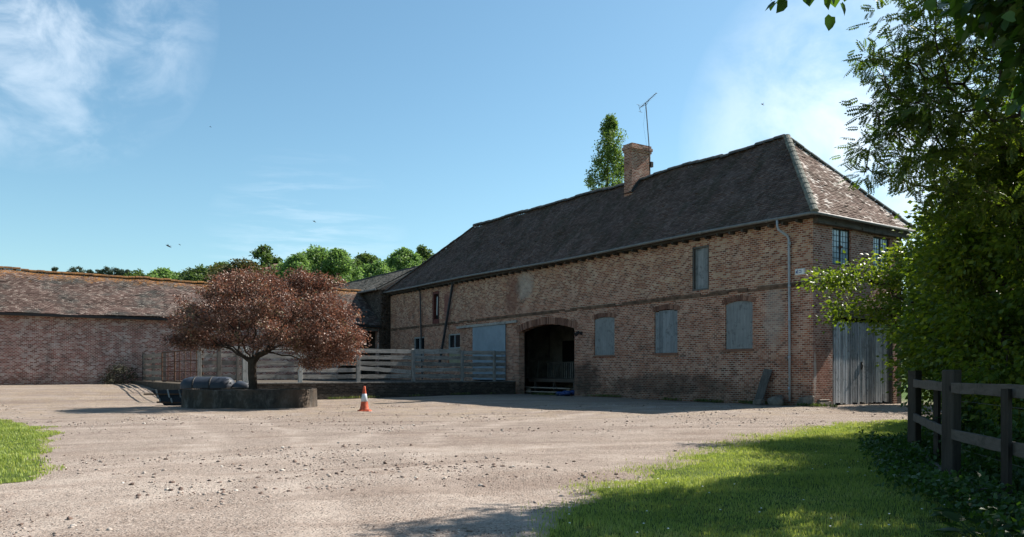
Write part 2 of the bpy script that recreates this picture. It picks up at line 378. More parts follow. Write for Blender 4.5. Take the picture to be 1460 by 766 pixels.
M_glass_sky = M_glass_sky.out(M_glass_sky.ramp(M_glass_sky.noise(M_glass_sky.coord(), 2.2, 3), [(.3, (.22, .30, .36)), (.7, (.42, .52, .58))]), .12, .6)  # pale blue sky reflection painted into the pane's base colour
M_glassd = Mat('dark_glass').out((.012, .015, .018), .08, .6)

# ------------------------------------------------------------------ ground
def grid_lines(a, b, step, far, g=1.22):
    l = list(np.arange(a, b + 1e-6, step)); lo, hi = [], []
    s = step; v = a
    while v > -far: s *= g; v -= s; lo.append(v)
    s = step; v = b
    while v < far: s *= g; v += s; hi.append(v)
    return np.array(lo[::-1] + l + hi)
def grid_mesh(xs, ys, zf):
    X, Y = np.meshgrid(xs, ys, indexing='ij'); Z = zf(X, Y)
    V = np.stack([X, Y, Z], -1).reshape(-1, 3); nx, ny = len(xs), len(ys)
    i = (np.arange(nx - 1)[:, None] * ny + np.arange(ny - 1)[None, :]).ravel()
    return V, np.stack([i, i + ny, i + ny + 1, i + 1], -1)
def gfull(X, Y):
    z = gz(X, Y)
    near = (1 - smooth(30, 60, Y)) * (1 - smooth(30, 60, np.abs(X)))
    z = z + near * ((vn(X, Y, .22, 1) - .5) * .07 + (vn(X, Y, 1.1, 2) - .5) * .03 + (vn(X, Y, 5, 3) - .5) * .012)
    # wheel ruts curving round from the lower left to the right
    d = np.abs(np.hypot(X - 9, (Y + 14) * 1.0) - 26.5 + (vn(X, Y, .15, 6) - .5) * 2)
    z = z - near * .03 * np.exp(-((d - .8) / .28) ** 2)
    return z - .035 * near
def mat_ground():
    m = Mat('gravel'); o = m.coord(); X, Y, Z = m.sep(o)[:3]
    big = m.noise(o, .28, 4, .6); mid = m.noise(o, 1.6, 6, .65); fine = m.noise(o, 17, 6, .75)
    c = m.ramp(m.math('ADD', m.math('MULTIPLY', big, .5), m.math('MULTIPLY', mid, .5)), [(.36, (.185, .128, .098)), (.5, (.30, .228, .185)), (.64, (.41, .335, .28))])
    def arc(cx_, cy_, rad, wd_):
        dx = m.math('SUBTRACT', X, cx_); dy = m.math('SUBTRACT', Y, cy_); d = m.math('SQRT', m.math('ADD', m.math('MULTIPLY', dx, dx), m.math('MULTIPLY', dy, dy)))
        d = m.math('ADD', d, m.math('MULTIPLY', m.math('SUBTRACT', m.noise(o, .35, 3), .5), 2.2)); return m.rng(m.math('ABSOLUTE', m.math('SUBTRACT', d, rad)), wd_, wd_ * .15)
    tr = m.math('MAXIMUM', m.math('MAXIMUM', arc(9, -14, 27.0, .55), arc(9, -14, 28.9, .5)), m.math('MAXIMUM', arc(14, 14, 17.2, .5), arc(14, 14, 15.5, .5)))
    tr = m.math('MAXIMUM', tr, m.math('MAXIMUM', arc(-22, 10, 18.6, .4), arc(-22, 10, 17.0, .4)))
    TR = tr
    ddx = m.math('SUBTRACT', X, 9); ddy = m.math('SUBTRACT', Y, -14); rr_ = m.math('SQRT', m.math('ADD', m.math('MULTIPLY', ddx, ddx), m.math('MULTIPLY', ddy, ddy)))
    th_ = m.math('ARCTAN2', ddy, ddx); stv = m.comb(m.math('MULTIPLY', rr_, .9), m.math('MULTIPLY', th_, 5.0), 0.0)
    stn = m.noise(stv, 1.0, 6, .62, .6)
    # straw-brown scraps by the buildings
    far = m.rng(Y, 19, 25)
    c = m.mix(m.math('MULTIPLY', far, m.rng(m.noise(m.map(o, loc=(3, 1, 0)), 1.1, 7, .72), .42, .58)), c, (.36, .26, .15))
    c = m.mix(m.math('MULTIPLY', m.rng(m.noise(m.map(o, loc=(8, 2, 0)), .8, 7, .7), .50, .64), .6), c, (.21, .125, .08))
    # pebbles
    v1 = m.voro(o, 34, 'F1', 'Color'); d1 = m.voro(o, 34); g1 = m.sep(v1)[0]
    peb = m.math('MULTIPLY', m.rng(d1, .5, .25), m.rng(g1, .45, .7))
    c = m.mix(m.math('MULTIPLY', peb, .7), c, m.ramp(m.sep(v1)[1], [(0, (.10, .08, .07)), (.5, (.30, .26, .23)), (1, (.62, .56, .50))]))
    v2 = m.voro(o, 110, 'F1', 'Color')
    c = m.mix(.42, c, m.ramp(m.sep(v2)[0], [(0, (.05, .038, .03)), (.5, (.27, .22, .185)), (1, (.66, .58, .51))]))
    v3 = m.voro(m.map(o, loc=(4, 4, 0)), 52, 'F1', 'Color'); c = m.mix(.30, c, m.ramp(m.sep(v3)[0], [(0, (.06, .045, .037)), (.5, (.27, .22, .185)), (1, (.58, .50, .44))]))
    c = m.mix(m.math('MULTIPLY', m.rng(fine, .55, .75), .45), c, (.10, .075, .06))
    c = m.mix(m.math('MULTIPLY', m.math('MULTIPLY', TR, m.rng(m.noise(o, 1.5, 5, .7), .32, .6)), .5), c, (.46, .385, .33))
    c = m.mix(m.math('MULTIPLY', m.rng(stn, .50, .36), .38), c, (.165, .115, .09)); c = m.mix(m.math('MULTIPLY', m.rng(stn, .54, .66), .32), c, (.47, .40, .345))
    # fields outside the yard
    a = m.math('ADD', m.rng(Y, 75, 85), m.rng(X, 14, 20), True); a = m.math('ADD', a, m.rng(Y, -6, -14), True)
    a = m.math('ADD', a, m.rng(X, -34, -44), True)
    c = m.mix(a, c, m.ramp(mid, [(.3, (.05, .09, .02)), (.7, (.10, .16, .035))]))
    h = m.math('ADD', m.math('MULTIPLY', peb, .6), m.math('MULTIPLY', m.math('ADD', fine, m.sep(v2)[1]), .35))
    h = m.math('ADD', h, m.math('MULTIPLY', m.noise(o, 5, 5, .7), .8))
    m.bump(h, .035, 1.0); return m.out(c, .97, .1)
V, Fq = grid_mesh(grid_lines(-20, 14, .16, 900), grid_lines(3, 42, .16, 1200), gfull)
tag(make('ground', V, Fq, mat_ground(), smooth_=True, base=(0, 0, 0)), 'gravel farmyard with wheel tracks and loose stones', 'ground', kind='structure')
def hz(X, Y): return -.8 + np.maximum(0, Y - 78) * .105 * (1 - .35 * smooth(120, 400, Y)) + (vn(X, Y, .012, 3) - .5) * 8 * smooth(90, 200, Y) - 60 * smooth(700, 1200, Y)
V, Fq = grid_mesh(np.linspace(-700, 500, 60), np.linspace(72, 900, 60), hz)
mh = Mat('hill_grass'); mh = mh.out(mh.ramp(mh.noise(mh.coord(), .05, 5), [(.3, (.05, .09, .025)), (.7, (.11, .15, .04))]), .95, .1)
tag(make('hill', V, Fq, mh, smooth_=True), 'green hillside rising behind the farm', 'hill', kind='structure')

def inpoly(P, x, y):
    P = np.array(P); n = len(P); ins = np.zeros(np.shape(x), bool); j = n - 1
    for i in range(n):
        xi, yi = P[i]; xj, yj = P[j]
        c = ((yi > y) != (yj > y)) & (x < (xj - xi) * (y - yi) / (yj - yi + 1e-12) + xi); ins ^= c; j = i
    return ins
LAWN_R = [(-.1, 5.0), (.05, 6.0), (.28, 7.1), (.75, 8.4), (1.95, 10.9), (3.7, 13.9), (6.1, 17.3), (8.6, 19.6), (10.2, 20.4), (13, 21.4), (24, 23.5), (24, 2), (0, 2)]
LAWN_L = [(-30, 24), (-13.8, 21.4), (-12, 19.6), (-10.2, 17.4), (-8.6, 15.3), (-7.85, 13.9), (-6.9, 12.1), (-6.3, 11.2), (-5.75, 9.6), (-5.9, 8.8), (-8, 7.6), (-30, 6)]
def wob(x, y): return x + (vn(x, y, 1.3, 4) - .5) * .55 + (vn(x, y, 5, 8) - .5) * .18, y + (vn(x, y, 1.3, 5) - .5) * .8 + (vn(x, y, 5, 9) - .5) * .25
def lawn(poly, x0, x1, y0, y1, name, label, st=.09, ofs=(-.14, .18)):
    xs = np.arange(x0, x1, st); ys = np.arange(y0, y1, st)
    V, Fq = grid_mesh(xs, ys, lambda X, Y: gfull(X, Y) + .006)
    c = V[Fq].mean(1); wx, wy = wob(c[:, 0], c[:, 1]); k = inpoly(poly, wx + ofs[0], wy + ofs[1]); Fq = Fq[k]
    u_, inv = np.unique(Fq, return_inverse=True); V = V[u_]; Fq = inv.reshape(Fq.shape)
    m = Mat(name + '_soil'); o = m.coord()
    cc = m.ramp(m.noise(o, 3, 6, .7), [(.3, (.035, .05, .014)), (.55, (.07, .10, .02)), (.75, (.13, .12, .04))]); m.bump(m.noise(o, 25, 4), .02)
    return tag(make(name, V, Fq, m.out(cc, .95, .1), base=(0, 0, 0)), label, 'lawn', kind='structure')
lawn(LAWN_R, -.6, 13, 4, 21.5, 'lawn', 'mown lawn on the right between the gravel and the fence')
lawn(LAWN_L, -22, -5, 7, 23, 'lawn', 'small rounded lawn at the left edge of the gravel', .14, (.2, .0))

def stamp(tv, tf, pos, d, n, sc):
    "copies of a leaf template: y axis along d, z axis along n"
    tv = np.asarray(tv, float); tf = np.asarray(tf, int); N = len(pos)
    d = d / (np.linalg.norm(d, axis=1, keepdims=True) + 1e-9)
    a = np.cross(d, n); a /= (np.linalg.norm(a, axis=1, keepdims=True) + 1e-9); b = np.cross(a, d)
    sc = np.asarray(sc, float); sc = sc[:, None] if sc.ndim == 1 else sc
    V = pos[:, None, :] + (tv[None, :, 0:1] * a[:, None, :] + tv[None, :, 1:2] * d[:, None, :] + tv[None, :, 2:3] * b[:, None, :]) * sc[:, None, :]
    Fi = tf[None] + (np.arange(N) * len(tv))[:, None, None]
    return V.reshape(-1, 3), Fi.reshape(-1, tf.shape[1])
def join(parts):
    o = 0; Vs = []; Fs = []
    for V, F_ in parts: Vs.append(V); Fs.append(F_ + o); o += len(V)
    return np.concatenate(Vs), np.concatenate(Fs)
LEAF = ([(0, 0, 0), (.32, .42, .10), (0, 1, -.12), (-.32, .42, .10)], [(0, 1, 2), (0, 2, 3)])
def runit(n): v = RNG.normal(size=(n, 3)); return v / np.linalg.norm(v, axis=1, keepdims=True)

def grass(poly, x0, x1, y0, y1, n, hmin, hmax, wd, name, label, mat, fall=True, edge=.17):
    x = RNG.uniform(x0, x1, n); y = y0 + (y1 - y0) * RNG.random(n) ** (1.5 if fall else 1)
    e = RNG.normal(size=n) * edge
    wx, wy = wob(x, y); k = inpoly(poly, wx + e * .6, wy - e)
    k &= (vn(x, y, 2.3, 12) * .6 + vn(x, y, 9, 13) * .4) > RNG.uniform(.0, .33, n)
    x, y = x[k], y[k]; n = len(x)
    hgt = RNG.uniform(hmin, hmax, n) * (.55 + .9 * vn(x, y, 1.4, 7)); wid = wd * (.6 + y / y1)
    a = RNG.uniform(0, 2 * np.pi, n); lean = RNG.uniform(.1, .85, n)
    ax = np.stack([np.cos(a), np.sin(a), np.zeros(n)], -1); ld = np.stack([-np.sin(a), np.cos(a), np.zeros(n)], -1)
    b = np.stack([x, y, gfull(x, y) + .01], -1); up = np.array([0, 0, 1.])
    p1 = b - ax * wid[:, None] / 2; p2 = b + ax * wid[:, None] / 2
    m_ = b + (up * .6 + ld * (lean * .25)[:, None]) * hgt[:, None]; p3 = m_ + ax * wid[:, None] * .35; p4 = m_ - ax * wid[:, None] * .35
    t = b + (up * .95 + ld * lean[:, None]) * hgt[:, None]
    V = np.stack([p1, p2, p3, p4, t], 1).reshape(-1, 3); i = np.arange(n) * 5
    Fi = np.concatenate([np.stack([i, i + 1, i + 2], -1), np.stack([i, i + 2, i + 3], -1), np.stack([i + 3, i + 2, i + 4], -1)])
    return tag(make(name, V, Fi, mat, base=(0, 0, 0)), label, 'grass', kind='stuff')
M_grass = leaf('grass_blades', [(0, (.14, .19, .04)), (.4, (.25, .32, .07)), (.75, (.34, .40, .10)), (1, (.50, .46, .20))], .45, (1.2, 1.15, .7), .6)
grass(LAWN_R, -.6, 12, 4.2, 21.5, 480000, .02, .052, .006, 'grass', 'short mown grass on the right-hand lawn, dappled with tree shade', M_grass)
grass(LAWN_L, -20, -5, 7.5, 23, 150000, .025, .06, .011, 'grass', 'short mown grass on the lawn at the left edge', M_grass, fall=False)

# loose stones on the gravel
def stones():
    import bmesh
    bm = bmesh.new(); bmesh.ops.create_icosphere(bm, subdivisions=1, radius=1); tv = np.array([v.co[:] for v in bm.verts]); tf = np.array([[x.index for x in f.verts] for f in bm.faces]); bm.free()
    n = 80000; Y = 4.3 + 26 * RNG.random(n) ** 1.9; X = (RNG.random(n) - .5) * 1.5 * Y
    k = ~inpoly(LAWN_R, *wob(X, Y)) & ~inpoly(LAWN_L, *wob(X, Y))
    dens = vn(X, Y, .45, 21) * .6 + vn(X, Y, 1.7, 22) * .4; k &= dens > RNG.uniform(.38, .85, n)
    X, Y = X[k], Y[k]; n = len(X)
    s = .0045 + .019 * RNG.random(n) ** 8 + .003 * RNG.random(n); s = s * (1 + .02 * Y)
    P = np.stack([X, Y, gfull(X, Y) + s * .12], -1)
    d = runit(n); d[:, 2] *= .2; nn = np.tile([0, 0, 1.], (n, 1)) + runit(n) * .3
    sc = s[:, None] * np.stack([np.ones(n)] * 3, -1)
    V, F_ = stamp(tv * np.array([1, 1.3, .6]), tf, P, d, nn, sc)
    V = V.reshape(n, -1, 3); V += (RNG.random(V.shape) - .5) * s[:, None, None] * .7; V = V.reshape(-1, 3)
    m = Mat('loose_stone'); c = m.ramp(m.island(), [(0, (.08, .055, .045)), (.25, (.19, .13, .105)), (.6, (.28, .225, .19)), (.93, (.36, .31, .27)), (1, (.52, .48, .43))])
    tag(make('gravel_stones', V, F_, m.out(c, .9, .2), base=(0, 0, 0)), 'loose stones and pebbles scattered over the gravel', 'stones', kind='stuff')
stones()

# ------------------------------------------------------------------ walls with openings
def wall(P, a0, a1, z0, z1, holes, th=.35):
    """P(a, z, d) -> farm point; holes: (a0, a1, z0, z1, rise). Front, reveals and back."""
    mb = MB(); cuts = {a0, a1}; 
    for h in holes:
        n = 8 if h[4] else 1
        for i in range(n + 1): cuts.add(round(h[0] + (h[1] - h[0]) * i / n, 4))
    cuts = sorted(cuts)
    def top(h, a):
        if not h[4]: return h[3]
        t = (a - h[0]) / (h[1] - h[0]) * 2 - 1; return h[3] - h[4] * t * t
    def quad(p, q, r_, s): mb.add([p, q, r_, s], [(0, 1, 2, 3)])
    for l, r in zip(cuts, cuts[1:]):
        m_ = (l + r) / 2; hs = sorted([h for h in holes if h[0] - 1e-4 < m_ < h[1] + 1e-4], key=lambda h: h[2])
        zl, zr = z0, z0
        for h in hs:
            if h[2] > max(zl, zr) + 1e-4 or h[2] > z0:
                for d in (0, th): quad(P(l, zl, d), P(r, zr, d), P(r, h[2], d), P(l, h[2], d))
            tl, tr = top(h, l), top(h, r)
            quad(P(l, tl, 0), P(r, tr, 0), P(r, tr, th), P(l, tl, th))
            if h[2] > z0: quad(P(l, h[2], 0), P(r, h[2], 0), P(r, h[2], th), P(l, h[2], th))
            if abs(l - h[0]) < 1e-3: quad(P(l, h[2], 0), P(l, tl, 0), P(l, tl, th), P(l, h[2], th))
            if abs(r - h[1]) < 1e-3: quad(P(r, h[2], 0), P(r, tr, 0), P(r, tr, th), P(r, h[2], th))
            zl, zr = tl, tr
        for d in (0, th): quad(P(l, zl, d), P(r, zr, d), P(r, z1, d), P(l, z1, d))
    return mb
def tiles(mb, eA, eB, rB, rA, tw=.17, ch=.105, sag=.05, seed=0):
    "separate overlapping tiles on the slope eave A-B, ridge A-B"
    eA, eB, rB, rA = map(Vector, (eA, eB, rB, rA)); N = (eB - eA).cross(rA - eA).normalized()
    if N.z < 0: N = -N
    slope = ((eA + eB) / 2 - (rA + rB) / 2).length; rows = int(slope / ch)
    up = ((rA - eA).normalized() if (rA - eA).length > .1 else N)
    U = (eB - eA).normalized(); V_ = N.cross(U); 
    if V_.z < 0: V_ = -V_
    height = (rA - eA).dot(V_); rows = max(2, int(height / ch))
    def sg(p): return N * (sag * (mnoise.noise(p * .35 + Vector((seed, 0, 0))) + .45 * mnoise.noise(p * 1.1)))
    for i in range(rows):
        t0, t1 = i / rows, min(1.0, (i + 1.12) / rows)
        L0, L1 = eA.lerp(rA, t0), eB.lerp(rB, t0); K0, K1 = eA.lerp(rA, t1), eB.lerp(rB, t1)
        w0 = (L1 - L0).length; n = max(1, int(w0 / tw)); off = (i % 2) * .5
        for j in range(n + 1):
            s0 = max(0, (j - off) / n); s1 = min(1, (j + 1 - off) / n)
            if s1 - s0 < .01 / max(n, 1): continue
            g = .004; ra = random.uniform(.016, .030) + (.02 if random.random() < .03 else 0); rb = ra + random.uniform(-.006, .006)
            a = L0 + U * ((s0) * w0 + g); b = L0 + U * ((s1) * w0 - g)
            ww = (K1 - K0).length
            sh = (L0 - K0).dot(U)
            c = b + V_ * ((t1 - t0) * height); d = a + V_ * ((t1 - t0) * height)
            # trim to the hips
            def clampU(p, lo, hi):
                x = (p - eA).dot(U); l_ = (lo - eA).dot(U); h_ = (hi - eA).dot(U); return p + U * (min(max(x, l_), h_) - x)
            c = clampU(c, K0, K1); d = clampU(d, K0, K1)
            s_ = sg((a + b) / 2); jz = V_ * random.uniform(-.006, .006)
            mb.add([a + N * ra + s_ + jz, b + N * rb + s_ + jz, c + N * .006 + s_, d + N * .006 + s_, a - N * .01 + s_ + jz, b - N * .01 + s_ + jz], [(0, 1, 2, 3), (0, 4, 5, 1)])
def half_round(mb, p, q, r, seglen=.42, sag=.0, seed=0):
    p = Vector(p); q = Vector(q); L_ = (q - p).length; n = max(1, int(L_ / seglen)); d = (q - p).normalized(); a = d.cross(Vector((0, 0, 1))).normalized(); b = a.cross(d).normalized()
    if b.z < 0: b = -b
    for i in range(n):
        c0 = p + d * (L_ * i / n); c1 = p + d * (L_ * (i + 1) / n - .012); j = random.uniform(-.012, .012); vs = []; rr = r * random.uniform(.95, 1.06)
        cm = (c0 + c1) / 2 + Vector((seed, 0, 0)) * 0; sgz = Vector((0, 0, 1.25 * sag * (mnoise.noise(cm * .35 + Vector((seed, 0, 0))) + .45 * mnoise.noise(cm * 1.1))))
        for c in (c0, c1):
            for k in range(7):
                t = math.pi * k / 6; vs.append(c + a * math.cos(t) * rr + b * (math.sin(t) * rr * .8 + j) + sgz)
        mb.add(vs, [(k, k + 1, k + 8, k + 7) for k in range(6)] + [tuple(range(7)), tuple(range(13, 6, -1))])

# ------------------------------------------------------------------ the long brick building
LB = root('brick_barn', (0, 0, .05), 'long two-storey red brick farm building with dark hipped tiled roof and arched cart entrance', 'barn', frame=FM)
XL, YD = 33.15, 5.5; WT = 6.62
holes = [(13.04, 17.69, 0, 3.62, .30), (10.18, 11.59, 2.0, 3.74, .07), (6.33, 7.66, 2.02, 3.84, .08), (2.55, 3.84, 2.1, 3.92, .10), (4.65, 5.52, 4.46, 6.22, 0),
         (26.30, 27.20, 4.2, 6.22, 0), (28.25, 29.7, 1.9, 3.48, 0), (23.78, 25.2, 1.6, 3.52, 0), (19.02, 22.13, .72, 3.84, 0)]
Pf = lambda a, z, d: (a, -d, z)
wall(Pf, 0, XL, -.3, WT, holes).build('front_wall', M_front, LB, FM)
Pg = lambda a, z, d: (d + .001, -a, z)
gh = [(1.12, 4.95, -.05, 3.32, 0), (1.12, 2.21, 5.02, 6.32, 0), (3.62, 4.72, 4.98, 6.25, 0)]
wall(Pg, 0, YD, -.3, WT, gh).build('gable_wall', M_gable, LB, FM)
mb = MB(); mb.box(0, XL, -YD, -YD + .3, -.3, WT); mb.box(XL - .3, XL - .001, -YD + .3, -.36, -.3, WT); mb.build('back_wall', M_dark, LB, FM)
# roof: solid body plus separate tiles
ez, rz = 6.62, 10.50; ex0, ex1, ey0, ey1 = -.36, XL + .35, .40, -YD - .38; ry = -2.74; rx0, rx1 = 3.1, 26.6
rb = MB(); E_ = .05
rb.add([(ex0 + E_, ey0 - E_, ez - .02), (ex1 - E_, ey0 - E_, ez - .02), (ex1 - E_, ey1 + E_, ez - .02), (ex0 + E_, ey1 + E_, ez - .02), (rx0, ry, rz - .08), (rx1, ry, rz - .08)],
       [(0, 1, 5, 4), (1, 2, 5), (2, 3, 4, 5), (3, 0, 4), (3, 2, 1, 0)])
tiles(rb, (ex0, ey0, ez), (ex1, ey0, ez), (rx1, ry, rz), (rx0, ry, rz), seed=1, sag=.07)
roof = rb.build('roof', M_tile_long, LB, FM)
rb = MB(); tiles(rb, (ex0, ey0, ez), (ex0, ey1, ez), (rx0, ry + .01, rz), (rx0, ry - .01, rz), seed=2); rb.build('hip_slope', M_tile_hip, LB, FM)
mb = MB(); half_round(mb, (rx0 + .1, ry, rz - .05), (rx1, ry, rz - .02), .19, .45, .07, 1); half_round(mb, (ex1, ey0, ez + .0), (rx1, ry, rz - .01), .11); mb.build('ridge_tiles', M_ridge, LB, FM)
mb = MB(); half_round(mb, (ex0, ey0, ez + .02), (rx0, ry, rz + .01), .14, .36); half_round(mb, (ex0, ey1, ez + .0), (rx0, ry, rz - .01), .12, .36); mb.build('hip_tiles', M_hipt, LB, FM, bevel=.01)
# fascia and gutters
mb = MB(); mb.box(-.30, XL + .3, .02, .28, WT - .10, WT - .02); 
for i in range(56): xx = .4 + i * .59; mb.box(xx, xx + .09, .003, .30, WT - .20, WT - .101)
mb.build('front_eaves', M_fasciax, LB, FM)
mb = MB(); mb.bar((-.10, .0, 6.47), (-.10, -2.6, 6.47), .18, .26, jit=.008, seg=6); mb.bar((-.12, -2.61, 6.43), (-.12, -5.75, 6.43), .20, .25, jit=.01, seg=6); mb.build('timber_wall_plate', M_fascia, LB, FM)
g = MB(); pts = [(x, .45, 6.60 + .035 * math.sin(x * .35) + .0025 * x) for x in np.linspace(-.2, XL + .3, 24)]
pts = [(-.42, -YD - .3, 6.56), (-.42, -3, 6.56), (-.43, .25, 6.58), (-.33, .43, 6.59)] + pts
g.tube(pts, .055, 8)
for x in np.arange(1.5, 33, 3.1): g.tube([(x, .45, 6.60 + .035 * math.sin(x * .35) + .0025 * x), (x + .12, .45, 6.60 + .035 * math.sin(x * .35) + .0025 * x)], .068, 8)
g.build('gutter', M_gutter, LB, FM, smooth_=True)
mb = MB(); mb.tube([(1.12, .45, 6.58), (1.12, .45, 6.36), (1.10, .40, 6.24), (.92, .15, 6.02), (.90, .10, 5.9), (.88, .09, 3.1), (.86, .09, .22)], .042, 10)
for z in (5.7, 4.2, 3.0, 1.7, .6): mb.tube([(.88, .09, z), (.88, .09, z + .1)], .055, 10)
mb.build('downpipe', M_pipe, LB, FM, smooth_=True)
mb = MB(); mb.tube([(28.62, .42, 6.6), (28.6, .12, 6.35), (28.35, .10, .8)], .05, 8); mb.build('downpipe', M_pipedark, LB, FM)
mb = MB(); mb.bar((24.36, .16, 6.5), (25.95, .20, 1.6), .09, .13, up=(0, 1, 0)); mb.build('leaning_downpipe', M_pipedark, LB, FM)
# string course (two projecting brick courses)
mb = MB()
for x0, x1 in ((0, 4.6), (4.6, 17), (17, 23.4), (23.4, 33.15)):
    for (a, b, zc) in ((0, 0, 0),):
        n = int((x1 - x0) / .45)
        for i in range(n):
            a = x0 + (x1 - x0) * i / n; b = x0 + (x1 - x0) * (i + 1) / n - .003; z = 4.30 - .006 * a + random.uniform(-.004, .004)
            if random.random() < .96: mb.box(a, b, .003, .045 + random.uniform(0, .01), z, z + .075)
            if random.random() < .93: mb.box(a, b, .003, .025 + random.uniform(0, .01), z - .077, z - .003)
mb.build('string_course', plain('band_brick', (.20, .125, .085), .95, var=.7, sc=3), LB, FM)
def arch_bricks(a0, a1, zt, rise, depth, wdt=.078, out=.018, ext=.12):
    mb = MB(); c = (a0 + a1) / 2; hw = (a1 - a0) / 2; L_ = a1 - a0 + 2 * ext; n = int(L_ / wdt)
    for i in range(n):
        a = a0 - ext + L_ * (i + .5) / n; t = (a - c) / hw; z = zt - rise * t * t; sl = -2 * rise * t / hw
        nrm = Vector((-sl, 0, 1)).normalized(); tan = Vector((1, 0, sl)).normalized(); o = random.uniform(.004, out)
        p = Vector((a, o / 2, z + .004)); q = p + nrm * (depth + random.uniform(-.012, .012))
        mb.bar(p, q, o * 1.0, wdt - .012, up=tan)
    return mb
arch_bricks(13.04, 17.69, 3.62, .30, .34, .09, .03, .18).build('arch_brickwork', M_arch, LB, FM)
for h in holes[1:4]: arch_bricks(h[0], h[1], h[3], h[4], .2).build('window_arch', M_arch, LB, FM)
# boarded openings
def arched_panel(h, d0, d1, inset=.01):
    mb = MB(); n = 10; vs = []
    for d in (d0, d1):
        ring = [(h[0] + inset, h[2] + inset), (h[1] - inset, h[2] + inset)]
        for i in range(n + 1):
            a = h[1] - inset - (h[1] - h[0] - 2 * inset) * i / n; t = (a - (h[0] + h[1]) / 2) / ((h[1] - h[0]) / 2); ring.append((a, h[3] - inset - h[4] * t * t))
        vs += [(a, -d, z) for a, z in ring]
    k = len(vs) // 2; fs = [tuple(range(k)), tuple(range(2 * k - 1, k - 1, -1))] + [(i, i + k, (i + 1) % k + k, (i + 1) % k) for i in range(k)]
    return mb.add(vs, fs)
for i, h in enumerate(holes[1:4]):
    if i == 1:
        o = MB()
        for k in range(6):
            a = h[0] + .012 + k * (h[1] - h[0] - .024) / 6; b = a + (h[1] - h[0] - .024) / 6 - .006; zt = h[3] - .09 + (.05 if 0 < k < 5 else 0)
            o.box(a, b, -.08 + random.uniform(0, .006), -.05 + random.uniform(0, .006), h[2] + .01, zt)
        o = o.build('boarded_window', M_shutplank, LB, FM); o['label'] = 'window boarded with six upright grey planks'
    else: o = arched_panel(h, .05, .075).build('boarded_window', M_shut, LB, FM); o['label'] = 'window covered by one weathered grey-blue board'
    mb = MB(); mb.box(h[0] - .05, h[1] + .05, .003, .05, h[2] - .085, h[2] - .01); mb.build('window_sill', M_arch, o, FM)
h = holes[4]; mb = MB(); 
for k in range(5): a = h[0] + .07 + k * .146; mb.box(a, a + .138, -.13 + random.uniform(0, .008), -.10, h[2] + .07, h[3] - .07)
o = mb.build('loft_door', M_shutplank, LB, FM); mb = MB()
mb.box(h[0] + .002, h[0] + .07, -.12, -.005, h[2] + .002, h[3] - .002); mb.box(h[1] - .07, h[1] - .002, -.12, -.005, h[2] + .002, h[3] - .002); mb.box(h[0] + .07, h[1] - .07, -.12, -.005, h[3] - .07, h[3] - .002); mb.box(h[0] + .07, h[1] - .07, -.12, -.0, h[2] + .002, h[2] + .07)
mb.build('door_frame', M_postd, o, FM)
h = holes[5]; mb = MB(); mb.box(h[0] + .002, h[1] - .002, -.26, -.22, h[2], h[3]); o = mb.build('slit_window', M_black, LB, FM)
mb = MB(); mb.box(h[0] + .003, h[0] + .14, -.2, -.03, h[2], h[3]); mb.box(h[1] - .14, h[1] - .003, -.2, -.03, h[2], h[3]); mb.box(h[0] + .14, h[1] - .14, -.2, -.03, h[3] - .16, h[3] - .003); mb.box(h[0] + .14, h[1] - .14, -.2, -.03, h[2], h[2] + .3); mb.build('window_frame', M_redfr, o, FM)
mb = MB(); mb.bar((26.78, -.1, 4.75), (26.72, -.1, 5.9), .03, .05); mb.build('window_bar', M_white, o, FM)
for h, cream in ((holes[6], 0), (holes[7], 1)):
    mb = MB(); x0, x1, z0, z1 = h[:4]; zm = z1 - .82
    for a, b in ((x0, x0 + .07), ((x0 + x1) / 2 - .03, (x0 + x1) / 2 + .03), (x1 - .07, x1)): mb.box(a + .002, b - .002, -.14, -.05, zm, z1 - .09)
    mb.box(x0 + .002, x1 - .002, -.14, -.04, z1 - .09, z1 - .002); mb.box(x0 + .002, x1 - .002, -.14, -.03, zm - .08, zm)
    o = mb.build('yard_window', M_wframe, LB, FM)
    MB().box(x0 + .07, x1 - .07, -.11, -.10, zm, z1 - .09).build('pane', M_glassd, o, FM)
    mb = MB(); mb.box(x0 + .003, (x0 + x1) / 2 - .003, -.14, -.08, z0 + .002, zm - .08); mb.box((x0 + x1) / 2 + .003, x1 - .003, -.14, -.08, z0 + .002, zm - .08)
    mb.build('lower_panel', M_cream if cream else M_shut, o, FM)
h = holes[8]; mb = MB()
mb.box(18.9, 22.25, .03, .075, .80, 3.80)
for z in (1.8, 2.8): mb.box(18.9, 22.25, .075, .079, z, z + .012)
o = mb.build('sliding_door', M_blue, LB, FM, bevel=.004)
mb = MB(); mb.bar((17.8, .08, 3.90), (24.0, .08, 3.84), .10, .13, jit=.006, seg=8); mb.build('door_track', M_fence, o, FM)
mb = MB(); mb.tube([(19.1, .09, 1.9), (19.1, .14, 1.95), (19.1, .14, 2.15), (19.1, .09, 2.2)], .012, 6); mb.build('handle', M_iron, o, FM)
